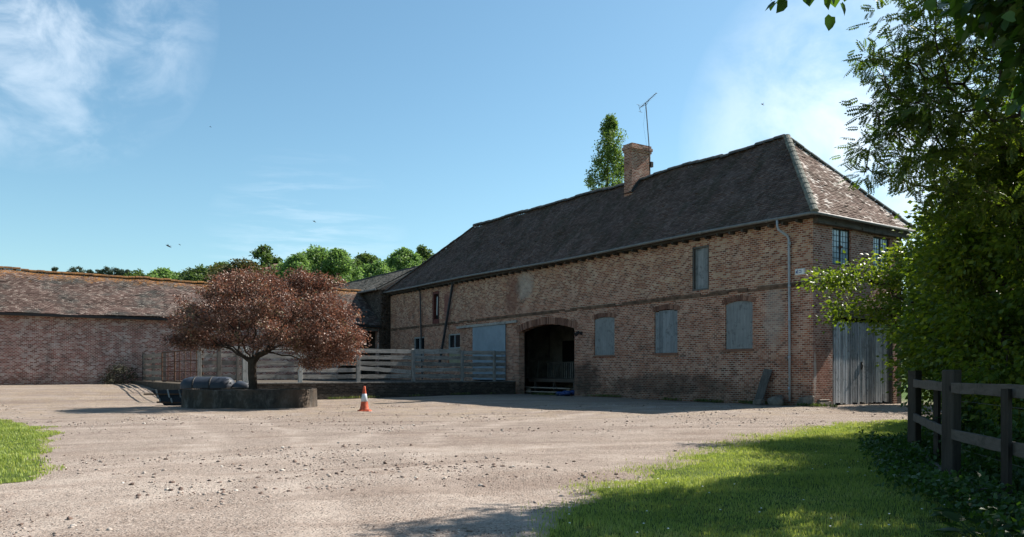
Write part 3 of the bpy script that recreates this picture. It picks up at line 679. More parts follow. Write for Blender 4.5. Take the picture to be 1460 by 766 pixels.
# gable: plank gate, lintel and leaded windows
gt = MB(); n = 25; wdt = (4.95 - 1.12 - .16) / n
for i in range(n):
    a = 1.20 + i * wdt; zb = .10 + random.uniform(-.03, .05)
    if i == n // 2: a += .004
    gt.bar((.14 + random.uniform(-.008, .008), -(a + wdt / 2), zb), (.14 + random.uniform(-.008, .008), -(a + wdt / 2 + random.uniform(-.006, .006)), 3.04 + random.uniform(-.02, .02)), wdt - random.uniform(.022, .05), .03, up=(1, 0, 0))
gate = gt.build('plank_gate', M_gate, LB, FM)
mb = MB(); mb.box(.04, .2, -1.195, -1.122, -.02, 3.20); mb.box(.04, .2, -4.948, -4.875, -.02, 3.20); mb.box(.03, .22, -4.948, -1.122, 3.20, 3.318); mb.build('gate_frame', M_fascia, gate, FM)
mb = MB(); mb.tube([(.11, -3.05, 1.55), (.06, -3.05, 1.5), (.06, -3.05, 1.42), (.11, -3.05, 1.37)], .012, 6); mb.box(.09, .118, -3.09, -3.01, 1.32, 1.60); mb.build('handle', M_iron, gate, FM)
mb = MB(); mb.bar((.04, -.95, 3.42), (.04, -5.12, 3.40), .10, .2, jit=.006, seg=8); mb.build('lintel', M_fascia, LB, FM)
for h in gh[1:]:
    y0, y1, z0, z1 = h[:4]; mb = MB()
    for a, b in ((y0, y0 + .05), ((y0 + y1) / 2 - .03, (y0 + y1) / 2 + .03), (y1 - .05, y1)): mb.box(.06, .12, -b + .002, -a - .002, z0 + .05, z1 - .05)
    mb.box(.05, .13, -y1 + .002, -y0 - .002, z0 + .002, z0 + .05); mb.box(.05, .13, -y1 + .002, -y0 - .002, z1 - .05, z1 - .002)
    o = mb.build('leaded_window', M_iron, LB, FM)
    MB().box(.092, .098, -y1 + .05, -y0 - .05, z0 + .05, z1 - .05).build('pane', M_glass_sky, o, FM)
    mb = MB()
    for hlf in (0, 1):
        a = y0 + .05 + hlf * (y1 - y0 - .02) / 2; b = a + (y1 - y0) / 2 - .08
        for k in (1, 2): c = a + (b - a) * k / 3; mb.box(.082, .091, -c - .008, -c + .008, z0 + .05, z1 - .05)
        for k in range(1, 6): c = z0 + .05 + (z1 - z0 - .1) * k / 6; mb.box(.080, .0815, -b, -a, c - .009, c + .009)
    mb.build('glazing_bars', M_iron, o, FM)
    mb = MB(); mb.rock((.03, -(y0 + y1) / 2 + .02, (z0 + z1) / 2 + .0), .06, 3); mb.tube([(.03, -(y0 + y1) / 2, (z0 + z1) / 2), (.06, -(y0 + y1) / 2, (z0 + z1) / 2 - .3)], .01, 5); mb.build('window_latch', M_rust, o, FM)
# corner plinth stones
mb = MB(); mb.add([(-.08, .12, -.1), (.75, .12, -.1), (.75, -.05, -.1), (-.08, -.05, -.1), (-.05, .07, .42), (.5, .07, .36), (.5, -.04, .36), (-.05, -.04, .42)], [(0, 1, 5, 4), (1, 2, 6, 5), (2, 3, 7, 6), (3, 0, 4, 7), (4, 5, 6, 7)])
mb.build('corner_plinth', M_stone, LB, FM, bevel=.03)
mb = MB(); mb.add([(-.14, -.2, -.1), (-.14, -1.0, -.1), (.02, -1.0, -.1), (.02, -.2, -.1), (-.09, -.22, .24), (-.09, -.95, .22), (.02, -.95, .22), (.02, -.22, .24)], [(0, 1, 5, 4), (1, 2, 6, 5), (2, 3, 7, 6), (3, 0, 4, 7), (4, 5, 6, 7)]); mb.box(-.10, .01, -.85, -.25, .243, .29)
mb.build('gate_plinth', M_stone, LB, FM, bevel=.02)
# cart entrance interior: a deep dark loading bay that runs on to the left behind the front wall
DARKPL = plain('dark_plaster', (.20, .19, .175), .9, var=.65, sc=1.2)  # plaster in a darker tone than the back wall
for b_ in ((12.9, 13.03, -5.0, -.36), (21.75, 21.95, -5.04, -3.4), (21.96, 26.2, -3.6, -3.4), (26.21, 26.35, -3.6, -.36)): MB().box(*b_, -.2, 4.05).build('inner_wall', DARKPL, LB, FM)
mb = MB(); mb.box(13.04, 21.74, -5.18, -5.05, -.2, 4.05); mb.build('plastered_back_wall', M_plaster, LB, FM)
mb = MB(); mb.box(13.04, 26.2, -5.04, -.4, 4.1, 4.2)
for k in range(16): mb.box(13.4 + k * .8, 13.5 + k * .8, -5.0, -.4, 3.95, 4.097)
mb.build('ceiling', M_postd, LB, FM)
mb = MB(); mb.box(13.05, 26.1, -5.03, -1.5, .80, .88); mb.box(13.05, 18.9, -1.62, -1.5, .70, .795)
for x in (13.2, 14.9, 16.6, 18.3): mb.box(x, x + .12, -1.62, -1.5, -.1, .695)
mb.build('loading_deck', M_rail, LB, FM)
mb = MB()
for x in np.arange(16.6, 19.2, .17): mb.box(x, x + .05, -3.03, -2.98, .882, 1.72)
mb.box(16.5, 19.3, -3.05, -2.96, 1.722, 1.79); mb.build('railing', M_post, LB, FM)
mb = MB(); mb.bar((14.3, -.85, .40), (18.6, -.95, .42), .30, .05); mb.bar((14.0, -.60, .22), (18.4, -.65, .20), .3, .05); mb.bar((14.6, -.9, .10), (14.6, -.9, .37), .1, .3); mb.bar((18.1, -.9, .10), (18.1, -.9, .37), .1, .3); mb.build('plank_step', M_fencel, LB, FM)
mb = MB(); mb.box(18.9, 20.4, -5.04, -4.99, .89, 3.05); mb.build('inner_door', M_black, LB, FM)
mb = MB(); mb.bar((19.6, -2.6, .885), (19.9, -2.9, 1.8), .03, .2); mb.build('loose_board', M_post, LB, FM)
# chimney
cx, cy = 11.58, -2.70; ch_ = MB(); ch_.box(cx - .28, cx + .28, cy - .60, cy + .60, 9.0, 11.75)
chim = ch_.build('chimney', M_gable, roof, FM)
mb = MB(); mb.box(cx - .32, cx + .32, cy - .64, cy + .64, 11.751, 11.86); mb.box(cx - .36, cx + .36, cy - .68, cy + .68, 11.861, 12.0); mb.box(cx - .31, cx + .31, cy - .63, cy + .63, 12.001, 12.12)
mb.build('chimney_cap', M_gable, LB, FM)
mb = MB(); mb.bar((cx - .30, cy + .62, 9.80), (cx - .30, cy + .1, 10.42), .03, .14, up=(0, 1, 1)); mb.bar((cx - .32, cy + .62, 9.78), (cx + .32, cy + .62, 9.78), .12, .02); mb.build('chimney_flashing', M_pipedark, LB, FM)
# things fixed to the building
ae = root('tv_aerial', (11.1, -3.2, 10.6), 'tall thin television aerial on a mast beside the brick chimney', 'aerial', frame=FM)
MB().tube([(11.12, -3.1, 10.4), (11.2, -3.1, 12.2), (11.42, -3.1, 14.22)], .024, 6).build('mast', M_iron, ae, FM)
mb = MB(); b0 = Vector((11.85, -3.1, 14.08)); b1 = Vector((10.68, -3.1, 14.50)); mb.tube([b0, b1], .013, 5); mb.tube([b0.lerp(b1, .15), Vector((11.40, -3.1, 14.1)), b0.lerp(b1, .6)], .009, 5); mb.build('boom', M_iron, ae, FM)
mb = MB(); up_ = Vector((.35, 0, 1)).normalized(); sd = Vector((0, 1, 0))
for k in range(11): c = b0.lerp(b1, .12 + .085 * k); l_ = .12 - .004 * k; mb.tube([c - sd * l_, c + sd * l_], .007, 4); mb.tube([c - up_ * .035, c + up_ * .035], .007, 4)
for s1 in (-1, 1): mb.tube([b0, b0 + up_ * .2 * s1], .010, 4); mb.tube([b0 + up_ * .2 * s1 - sd * .12, b0 + up_ * .2 * s1 + sd * .12], .009, 4)
mb.build('aerial_elements', M_iron, ae, FM)
mb = MB(); mb.tube([(11.42, -3.1, 14.1), (11.58, -3.1, 13.2), (11.35, -3.1, 12.1)], .004, 4); mb.box(11.0, 11.14, -3.2, -3.05, 11.05, 11.3); mb.build('cable', M_iron, ae, FM)
sg_ = root('wall_sign', (.49, .04, 4.6), 'small white box sign with blue print high on the corner of the brick wall', 'sign', frame=FM)
mb = MB(); mb.add([(.30, .0, 4.60), (.68, .0, 4.60), (.68, .0, 4.83), (.30, .0, 4.83), (.32, .07, 4.63), (.66, .07, 4.63), (.66, .07, 4.82), (.32, .07, 4.82)], [(4, 5, 6, 7), (0, 1, 5, 4), (1, 2, 6, 5), (2, 3, 7, 6), (3, 0, 4, 7)]); mb.build('sign_box', M_white, sg_, FM, bevel=.006)
mb = MB()
for (a, b, c, d) in ((.60, .625, 4.67, 4.76), (.57, .59, 4.67, 4.79), (.535, .555, 4.66, 4.79), (.57, .62, 4.71, 4.73), (.40, .50, 4.755, 4.78), (.45, .51, 4.70, 4.715), (.385, .45, 4.70, 4.72), (.40, .50, 4.675, 4.685)): mb.box(a, b, .0705, .074, c, d)
mb.build('blue_print', plain('blue_ink', (.05, .08, .25), .5), sg_, FM)
lm = MB(); lm.box(12.44, 12.58, .0, .05, 3.0, 3.14); lm.tube([(12.51, .05, 3.08), (12.51, .2, 3.1)], .02, 6); lm.tube([(12.51, .14, 3.12), (12.56, .34, 2.98)], [.06, .10], 10)
tag(lm.build('wall_lamp', M_iron, None, FM), 'small black lamp on the wall beside the arched entrance', 'lamp')
mb = MB(); mb.bar((1.72, .16, 1.33), (1.98, .42, .12), .05, .36, up=(1, 0, 0), jit=.01, seg=4)
tag(mb.build('leaning_plank', M_postd, None, FM), 'dark wooden plank leaning on the brick wall near the grey downpipe', 'plank')
mb = MB(); mb.add([(1.62, .45, .08), (2.0, .45, .08), (2.0, .7, .08), (1.62, .7, .08), (1.64, .46, .27), (1.98, .46, .25), (1.97, .68, .25), (1.64, .68, .27)], [(0, 1, 5, 4), (1, 2, 6, 5), (2, 3, 7, 6), (3, 0, 4, 7), (4, 5, 6, 7)])
tag(mb.build('stone_block', M_stone, None, FM, bevel=.015), 'pale stone block at the foot of the leaning plank', 'stone')
tag(MB().rock((1.25, .35, .18), .3, 5, (1.2, .7, .8)).build('boulder', M_stone, None, FM, True), 'dark boulder at the wall foot beside the grey downpipe', 'stone')
mb = MB()
for k in range(9): mb.rock((13.7 + random.uniform(-.4, .4), .05 + random.uniform(-.25, .2), .16 + random.uniform(0, .1)), random.uniform(.1, .2), k, (1.2, 1, .7))
tag(mb.build('tarpaulin', plain('blue_tarp', (.03, .06, .20), .45, var=.5, sc=8, bumpd=.02), None, FM, True), 'crumpled blue tarpaulin on the ground at the right of the arched entrance', 'tarpaulin')

# ------------------------------------------------------------------ rear range and left barn
B2 = root('brick_outbuilding', (33.6, .63, .4), 'taller dark brick range with pale tiled roof beyond the end of the long building', 'outbuilding', frame=FM)
mb = MB(); mb.box(33.45, 53, -5.4, .63, 0, 6.95); mb.add([(33.45, .63, 6.95), (33.45, -5.4, 6.95), (33.45, -2.4, 8.5), (53, .63, 6.95), (53, -5.4, 6.95), (53, -2.4, 8.5)], [(0, 1, 2), (5, 4, 3)]); mb.build('wall', M_dark, B2, FM)
mb = MB(); tiles(mb, (33.5, .95, 6.92), (53.2, .95, 6.92), (53.2, -2.4, 8.68), (33.5, -2.4, 8.68), ch=.13, tw=.2, seed=4)
mb.add([(33.5, .93, 6.88), (53.2, .93, 6.88), (53.2, -2.4, 8.62), (33.5, -2.4, 8.62), (53.2, -5.8, 6.88), (33.5, -5.8, 6.88)], [(0, 1, 2, 3), (3, 2, 4, 5), (0, 3, 5), (1, 4, 2), (0, 5, 4, 1)])
mb.build('roof', M_slate, B2, FM)
mb = MB(); half_round(mb, (33.5, -2.4, 8.66), (53.2, -2.4, 8.66), .12); mb.build('ridge_tiles', M_black, B2, FM)
mb = MB(); mb.tube([(33.4, 1.0, 6.86), (45, 1.0, 6.84)], .06, 8); mb.build('gutter', M_gutter, B2, FM)
# ragged toothed brick end
mb = MB()
for i in range(84):
    z = .6 + i * .075
    for k in range(4):
        if random.random() < .86:
            y0 = .02 + k * .155 + random.uniform(-.02, .02); mb.box(33.30 - random.uniform(0, .16), 33.449, y0, y0 + .145, z, z + .066)
mb.build('toothed_brickwork', plain('tooth_brick', (.10, .07, .055), .95, var=.7, sc=9, bumpd=.01), B2, FM)

BN = root('brick_barn', (33.6, 15, .5), 'long low barn of whitened red brick with an orange-lichened tiled roof on the left', 'barn', frame=FM)
Pb = lambda a, z, d: (33.6 + d, a, z)
wall(Pb, .65, 46, -.2, 4.42, [(.78, 3.6, .3, 4.0, 0)]).build('yard_wall', M_barn, BN, FM)
mb = MB(); mb.box(39.3, 39.6, .65, 46, 0, 4.4); mb.box(33.96, 39.29, 45.7, 46, 0, 4.4); mb.box(33.96, 39.29, 4.6, 4.8, 0, 4.4); mb.build('back_wall', M_dark, BN, FM)
def bz(x, y, z): return (x, y, z)
mb = MB(); tiles(mb, (33.22, .68, 4.42), (33.22, 46.3, 4.42), (36.6, 46.3, 7.0), (36.6, .68, 7.0), ch=.115, tw=.18, seed=5, sag=.12)
mb.add([(33.25, .68, 4.36), (33.25, 46.3, 4.36), (36.6, 46.3, 6.88), (36.6, .68, 6.88), (39.95, 46.3, 4.36), (39.95, .68, 4.36)], [(0, 1, 2, 3), (3, 2, 4, 5), (0, 3, 5), (1, 4, 2), (0, 5, 4, 1)])
mb.build('roof', M_tile_barn, BN, FM)
mb = MB(); half_round(mb, (36.6, .68, 7.0), (36.6, 46.3, 7.0), .15, .4, .12, 5); mb.build('ridge_tiles', M_oridge, BN, FM)
mb = MB(); mb.box(33.2, 33.58, .7, 46.2, 4.26, 4.38); mb.build('eaves_board', M_black, BN, FM)
mb = MB(); mb.bar((33.5, .8, 4.1), (33.5, 3.8, 4.1), .16, .2); mb.build('door_lintel', M_postd, BN, FM)
mb = MB(); mb.box(33.6, 33.75, 1.95, 2.1, .4, 4.0); mb.build('door_post', M_postd, BN, FM)

# far little house
th = px(394, 150); HT = root('house', (th, 150, 6.0), 'distant small house with a pink-red hipped roof among the trees', 'house')
mb = MB(); mb.box(th - 1.9, th + 1.6, 148.2, 152, 5, 19.6); mb.build('wall', plain('pale_wall', (.30, .36, .42), .8), HT)
mb = MB(); mb.add([(th - 1.9, 147.8, 19.6), (th + 2.3, 147.8, 19.6), (th + 2.3, 152.4, 19.6), (th - 1.9, 152.4, 19.6), (th - .5, 150, 21.5), (th + .5, 150, 21.5)], [(0, 1, 5, 4), (1, 2, 5), (2, 3, 4, 5), (3, 0, 4), (3, 2, 1, 0)]); mb.build('roof', plain('pink_roof', (.34, .20, .17), .9, sc=2), HT)

# ------------------------------------------------------------------ platform, pens
PF = root('loading_platform', (18, 8, 0), 'low raised stock platform with a dark mossy brick retaining wall', 'platform', frame=FM)
mb = MB(); mb.box(18, 18.35, .004, 16.3, -.3, .70); mb.build('retaining_wall', M_dark, PF, FM)
mb = MB()
for i in range(28): y0 = .02 + i * .58; mb.box(17.96, 18.30, y0, y0 + .57, .702, .765 + random.uniform(-.006, .008))
mb.build('coping', plain('coping', (.17, .16, .15), .9, var=.6, sc=4, bumpd=.01), PF, FM, bevel=.01)
mb = MB(); mb.box(18.36, 33.59, .003, 16.2, -.2, .715); mb.build('platform_floor', M_earth, PF, FM)
FE = root('board_fence', (18.25, 8, .75), 'weathered grey horizontal board fence along the front of the raised platform', 'fence', frame=FM)
posts = [(1.21, 2.36, .14, 'M'), (3.16, 2.32, .15, 'M'), (5.94, 2.38, .17, 'M'), (8.83, 2.25, .17, 'M'), (11.62, 2.1, .18, 'W'), (14.05, 2.28, .24, 'W'), (14.38, 2.28, .11, 'D'), (15.15, 2.36, .16, 'D'), (15.94, 2.34, .14, 'M')]
for y, zt, wd, k in posts:
    mb = MB(); mb.add([(18.20 - .06, y - wd / 2, .74), (18.2 + .06, y - wd / 2, .74), (18.2 + .06, y + wd / 2, .74), (18.2 - .06, y + wd / 2, .74), (18.14, y - wd / 2, zt - .03), (18.26, y - wd / 2, zt), (18.26, y + wd / 2, zt - .02), (18.14, y + wd / 2, zt - .04)],
        [(0, 1, 5, 4), (1, 2, 6, 5), (2, 3, 7, 6), (3, 0, 4, 7), (4, 5, 6, 7), (3, 2, 1, 0)])
    p = mb.build('post', {'M': M_post, 'W': M_postw, 'D': M_postd}[k], FE, FM, bevel=.008)
    if k == 'W': p['label'] = 'pale whitened fence post'
ys = [.45, 3.16, 5.94, 8.83, 11.62, 14.2, 15.94]
for i in range(6):
    y0, y1 = ys[i], ys[i + 1]; mb = MB()
    for k in range(5):
        zc = 2.24 - k * .305 + random.uniform(-.015, .015); t = random.uniform(-.02, .02)
        if i == 2 and k == 3: t = .10
        hgt = .19 if i != 1 else random.uniform(.17, .26)
        mb.bar((18.30, y0 + .01, zc - t), (18.30, y1 - .01, zc + t), .03, hgt, jit=.012 if i != 1 else .03, seg=8)
    mb.build('board_panel', M_fence, FE, FM)
SF = root('metal_gate', (22, 15.7, .7), 'rusty iron barred hurdle gates closing the left side of the pen', 'gate', frame=FM)
def hurdle(x0, x1, y, nv, nh, r, z0=.78, z1=2.22):
    mb = MB()
    for k in range(nh + 1): z = z0 + (z1 - z0) * k / nh; mb.tube([(x0, y, z), (x1, y, z)], r * (1.3 if k in (0, nh) else .8), 6)
    for k in range(nv + 1): x = x0 + (x1 - x0) * k / nv; mb.tube([(x, y, z0), (x, y, z1)], r * (1.4 if k in (0, nv) else .8), 6)
    return mb
hurdle(18.5, 24.0, 15.75, 5, 3, .028).build('gate_leaf', M_rust, SF, FM)
hurdle(24.2, 27.2, 15.72, 2, 6, .026).build('gate_leaf', M_rust, SF, FM)
LF = root('board_fence', (29, 15.6, .7), 'short brown slatted board fence against the left barn wall beside the iron gates', 'fence', frame=FM)
mb = MB()
for k in range(5): zc = 2.12 - k * .31; mb.bar((27.5, 15.68, zc), (33.3, 15.6, zc), .03, .2, jit=.012, seg=6)
mb.build('board_panel', M_fencel, LF, FM)
for x in (27.45, 30.4, 33.3): MB().box(x - .07, x + .07, 15.5, 15.64, .5, 2.3).build('post', M_postd, LF, FM)

# ------------------------------------------------------------------ planter with tank, rack, cone
PX, PY = -9.32, 28.9
def planter():
    n = 40; o_ = []; i_ = []
    for k in range(n):
        t = 2 * math.pi * k / n; cc, ss = math.cos(t), math.sin(t); e = 2.6
        x = 2.18 * math.copysign(abs(cc) ** (2 / e), cc); y = 1.75 * math.copysign(abs(ss) ** (2 / e), ss)
        if x < 0: x = max(x * 1.12, -2.32)
        j = .03 * mnoise.noise(Vector((x * 2, y * 2, 3)))
        o_.append((x, y, j)); i_.append((x * .93, y * .91, j))
    vs = []
    for (x, y, j) in o_: vs.append((PX + x * 1.01, PY + y * 1.01, -.1))
    for (x, y, j) in o_: vs.append((PX + x, PY + y, .30 + j))
    for (x, y, j) in o_: vs.append((PX + x * .995, PY + y * .995, .63 + j))
    for (x, y, j) in i_: vs.append((PX + x, PY + y, .64 + j))
    for (x, y, j) in i_: vs.append((PX + x, PY + y, .4))
    fs = []
    for a in range(4): fs += [(a * n + k, a * n + (k + 1) % n, (a + 1) * n + (k + 1) % n, (a + 1) * n + k) for k in range(n)]
    r_ = root('tree_planter', (PX, PY, 0), 'low rounded concrete planter wall ringing the copper-leaved tree', 'planter')
    MB().add(vs, fs).build('planter_wall', M_conc, r_, smooth_=False, bevel=.015)
    MB().add([(PX + x * .99, PY + y * .99, .56 + .05 * mnoise.noise(Vector((x, y, 0)))) for (x, y, j) in i_] + [(PX, PY, .62)], [(k, (k + 1) % n, n) for k in range(n)]).build('planter_soil', M_earth, r_)
planter()
tk = root('water_tank', (-12.1, 30.4, .2), 'old dark blue-grey cylindrical metal tank lying behind the planter', 'tank')
mb = MB(); mb.lathe((-12.55, 31.3, .62), [(.02, -.42), (.22, -.38), (.36, -.26), (.42, -.08), (.43, .0), (.43, .75), (.43, 1.35), (.40, 1.5), (.30, 1.62), (.02, 1.68)], 28, 'x'); mb.build('tank_body', M_tank, tk, smooth_=True)
for x in (-12.4, -11.75): MB().lathe((x, 31.3, .62), [(.435, 0), (.445, .01), (.445, .05), (.435, .06)], 28, 'x').build('tank_band', M_iron, tk)
for x in (-12.4, -11.5): MB().bar((x, 31.0, .1), (x, 31.6, .1), .12, .3).build('tank_cradle', M_postd, tk)
mb = MB(); mb.tube([(-10.95, 31.6, .42), (-10.6, 31.2, .60), (-10.2, 31.0, .62)], [.33, .30, .16], 14)
tag(mb.build('feed_drum', M_tank, smooth_=True), 'tapered dark drum lying at the right-hand end of the tank', 'drum')
rk = root('feed_rack', (-13.0, 29.3, 0), 'low black slatted metal rack lying on the gravel left of the planter', 'rack')
mb = MB(); mb.bar((-13.15, 29.6, .50), (-11.9, 29.9, .62), .04, .05); mb.bar((-12.9, 29.0, .14), (-11.9, 29.2, .10), .04, .06); mb.bar((-13.5, 29.3, .42), (-11.4, 29.5, .42), .05, .05); mb.build('rack_rail', M_rust, rk)
mb = MB(); mb.add([(-13.35, 29.55, .56), (-11.6, 29.7, .60), (-11.6, 29.1, .08), (-12.7, 29.1, .06), (-13.35, 29.6, .52), (-11.6, 29.76, .56), (-11.6, 29.16, .04), (-12.7, 29.16, .02)], [(0, 1, 2, 3), (4, 5, 6, 7), (0, 1, 5, 4), (1, 2, 6, 5), (2, 3, 7, 6), (3, 0, 4, 7)]); mb.build('rack_back', M_black, rk)
mb = MB()
for k in range(4): x = -13.05 + k * .42; mb.bar((x - .1, 29.52, .58), (x + .1, 29.22, .30), .05, .03); mb.bar((x + .16, 29.2, .28), (x + .26, 29.07, .12), .05, .03)
mb.build('rack_bars', M_post, rk)
CX, CY = px(519.5, 25.6), 25.6; cz = float(gfull(CX, CY)); cn = root('traffic_cone', (CX, CY, cz), 'orange and white traffic cone standing on the gravel before the brick retaining wall', 'cone')
mb = MB(); mb.add([(CX - .21, CY - .21, cz), (CX + .21, CY - .21, cz), (CX + .21, CY + .21, cz), (CX - .21, CY + .21, cz), (CX - .18, CY - .18, cz + .04), (CX + .18, CY - .18, cz + .04), (CX + .18, CY + .18, cz + .04), (CX - .18, CY + .18, cz + .04)], [(0, 1, 5, 4), (1, 2, 6, 5), (2, 3, 7, 6), (3, 0, 4, 7), (4, 5, 6, 7)]); mb.build('cone_base', M_orange, cn, bevel=.01)
mb = MB(); mb.lathe((CX, CY, cz), [(.175, .035), (.15, .07), (.135, .10), (.104, .32), (.0655, .57), (.045, .70), (.036, .79), (.028, .80)], 28); mb.build('cone_body', M_orange, cn, smooth_=True)
mb = MB(); mb.lathe((CX, CY, cz), [(.1065, .31), (.1095, .312), (.0715, .555), (.069, .557)], 28); mb.build('reflective_sleeve', M_conewhite, cn, smooth_=True)

# ------------------------------------------------------------------ field fence on the right
FP = [(5.99, 11.9), (4.74, 8.63), (3.95, 4.9)]
RF = root('post_and_rail_fence', (4.9, 9, 0), 'dark three-rail wooden post and rail fence running along the right of the lawn', 'fence')
for (x, y) in FP:
    z = float(gfull(x, y)); mb = MB(); mb.bar((x, y, z - .1), (x + .01, y, 1.27), .15, .13, up=(.95, .35, 0)); mb.build('post', M_railp, RF, bevel=.01)
def fence_span(a, b):
    d = (Vector(b) - Vector(a)).normalized()
    for zt, hh in ((1.135, .115), (.63, .11), (.135, .11)):
        mb = MB(); p = Vector((*a, zt - hh / 2)) + Vector((*(d * .05), 0)); q = Vector((*b, zt - hh / 2)) - Vector((*(d * .05), 0))
        mb.bar(p, q, .04, hh, jit=.006, seg=10); mb.build('rail', M_rail, RF, bevel=.004)
fence_span(FP[0], FP[1]); fence_span(FP[1], FP[2])
for (x, y) in ((5.50, 10.45), (4.26, 6.98)):
    MB().bar((x + .06, y, -.1), (x + .06, y, 1.10), .07, .05, up=(.95, .35, 0)).build('thin_post', M_railp, RF)
mb = MB()
for z0_ in (.92, .38): mb.tube([(6.2, 11.9, z0_), (5.3, 9.6, z0_ - .02), (4.95, 8.6, z0_), (4.2, 4.9, z0_ - .03)], .0018, 4)
mb.build('wire', M_gutter, RF)

# ------------------------------------------------------------------ trees
def skeleton(trunk, targets, pw=.35, seg=.35, bow=.12, jit=.05):
    P = [Vector(t) for t in trunk]; par = [-1] + list(range(len(P) - 1)); pl = [0.0]
    for i in range(1, len(P)): pl.append(pl[-1] + (P[i] - P[i - 1]).length)
    lock = max(1, int(len(P) * .55)); pos = np.array([p[:] for p in P]); plen = np.array(pl)
    top = pos[-1]; order = np.argsort(np.linalg.norm(targets - top, axis=1)); tips = []
    for k in order:
        t = targets[k]; c = np.linalg.norm(pos - t, axis=1) + pw * plen; c[:lock] += 50; j = int(np.argmin(c)); a = pos[j]; L_ = np.linalg.norm(t - a); n = max(1, int(math.ceil(L_ / seg)))
        pr = j; new = []; npl = []
        for i in range(1, n + 1):
            f = i / n; p = a + (t - a) * f; p = p + np.array([0, 0, bow * L_ * math.sin(math.pi * f) * .5]) + RNG.normal(size=3) * jit * (1 if i < n else .3)
            new.append(p); par.append(pr); pr = len(pos) + i - 1; npl.append(plen[j] + L_ * f)
        pos = np.vstack([pos, new]); plen = np.concatenate([plen, npl]); tips.append(len(pos) - 1)
    cnt = np.zeros(len(pos)); cnt[tips] = 1
    for i in range(len(pos) - 1, 0, -1): cnt[par[i]] += cnt[i]
    return pos, par, np.array(cnt), np.array(tips), plen
def wood_mesh(pos, par, cnt, r0, rt, ex=.5, n=6, rmax=None, minr=0.0):
    r = np.maximum(rt, r0 * (np.maximum(cnt, 1) / cnt.max()) ** ex)
    idx = [i for i in range(1, len(pos)) if r[i] >= minr]
    p = pos[[par[i] for i in idx]]; q = pos[idx]; ra = r[[par[i] for i in idx]]; rb = r[idx]; ra = np.minimum(ra, rb * 1.5)
    d = q - p; d /= np.linalg.norm(d, axis=1, keepdims=True) + 1e-9
    a = np.cross(d, np.array([.31, .2, .93])); a /= np.linalg.norm(a, axis=1, keepdims=True) + 1e-9; b = np.cross(d, a)
    th_ = np.linspace(0, 2 * np.pi, n, endpoint=False); ring = a[:, None] * np.cos(th_)[None, :, None] + b[:, None] * np.sin(th_)[None, :, None]
    q2 = q + d * rb[:, None] * .3
    V = np.concatenate([p[:, None] + ring * ra[:, None, None], q2[:, None] + ring * rb[:, None, None]], 1)
    k = np.arange(n); f = np.stack([k, (k + 1) % n, n + (k + 1) % n, n + k], -1)
    return V.reshape(-1, 3), (f[None] + (np.arange(len(idx)) * 2 * n)[:, None, None]).reshape(-1, 4)
def ell(n, c, r, shell=.0, zmin=None):
    v = runit(n * 3); rr = (shell + (1 - shell) * RNG.random(n * 3)) ** (1 / 2.2); p = np.array(c) + v * rr[:, None] * np.array(r)
    if zmin is not None: p = p[p[:, 2] > zmin]
    return p[:n]
def leaves_at(P, spread, per, size, szv=.4, down=.3, out_c=None, tmpl=LEAF, upb=.6):
    n = len(P) * per; Q = np.repeat(P, per, 0); off = RNG.normal(size=(n, 3)) * spread; off[:, 2] *= .6; Q = Q + off
    d = off / (np.linalg.norm(off, axis=1, keepdims=True) + 1e-6) + runit(n) * .6
    if out_c is not None: o = Q - np.array(out_c); d += o / np.linalg.norm(o, axis=1, keepdims=True) * .4
    d[:, 2] -= down; nn = runit(n) + np.array([0, 0, upb])
    return stamp(tmpl[0], tmpl[1], Q, d, nn, size * (1 - szv / 2 + szv * RNG.random(n)))
# copper-leaved tree in the planter
M_copper = leaf('copper_leaves', [(0, (.06, .038, .03)), (.35, (.125, .07, .05)), (.62, (.235, .125, .088)), (.8, (.33, .21, .15)), (.86, (.17, .17, .085)), (1, (.11, .12, .06))], .25, (1.35, .9, .75), .45)
tx, ty = px(360, 28.6), 28.6
T1 = root('copper_tree', (tx, ty, .5), 'wide spreading tree with copper-red leaves growing from the concrete planter', 'tree')
tg = np.concatenate([ell(330, (-8.75, 28.7, 3.1), (3.0, 2.9, 1.75), .45, 2.0), ell(120, (-6.7, 28.4, 2.6), (1.5, 1.8, 1.25), .3, 1.2), ell(50, (-11.2, 28.6, 2.7), (1.0, 1.4, .9), .2, 1.7), ell(14, (-6.6, 27.9, 1.7), (.8, .8, .4), .1), ell(30, (-7.6, 28.6, 4.35), (1.2, 1.3, .5), .1), ell(50, (-9.3, 28.6, 4.05), (1.9, 1.6, .7), .2)])
tg = tg[vn(tg[:, 0] * 1.0 + tg[:, 2] * .7, tg[:, 1] + tg[:, 2], 1.1, 61) > .22]; tg = np.concatenate([tg, ell(22, (-8.7, 28.7, 3.1), (3.5, 3.2, 1.95), .97, 2.2)])
tg = tg[~((np.abs(tg[:, 0] - tx) < 1.3) & (tg[:, 2] < 2.45 + .12 * (tg[:, 0] - tx)))]
trunk = [(tx, ty, .4), (tx + .01, ty, .8), (tx - .02, ty, 1.2), (tx - .02, ty, 1.6), (tx + .01, ty, 1.85), (tx + .03, ty, 2.0)]
pos, par, cnt, tips, pl = skeleton(trunk, tg, .72, .3, .10, .03)
V, F_ = wood_mesh(pos, par, cnt, .155, .008, .60, 7); make('trunk', V, F_, M_bark, T1)
P = pos[cnt <= 3]; V, F_ = leaves_at(P[RNG.random(len(P)) < .8], .15, int(92000 / len(P)), .075, .5, .25, (tx, ty, 2.6)); make('crown', V, F_, M_copper, T1)

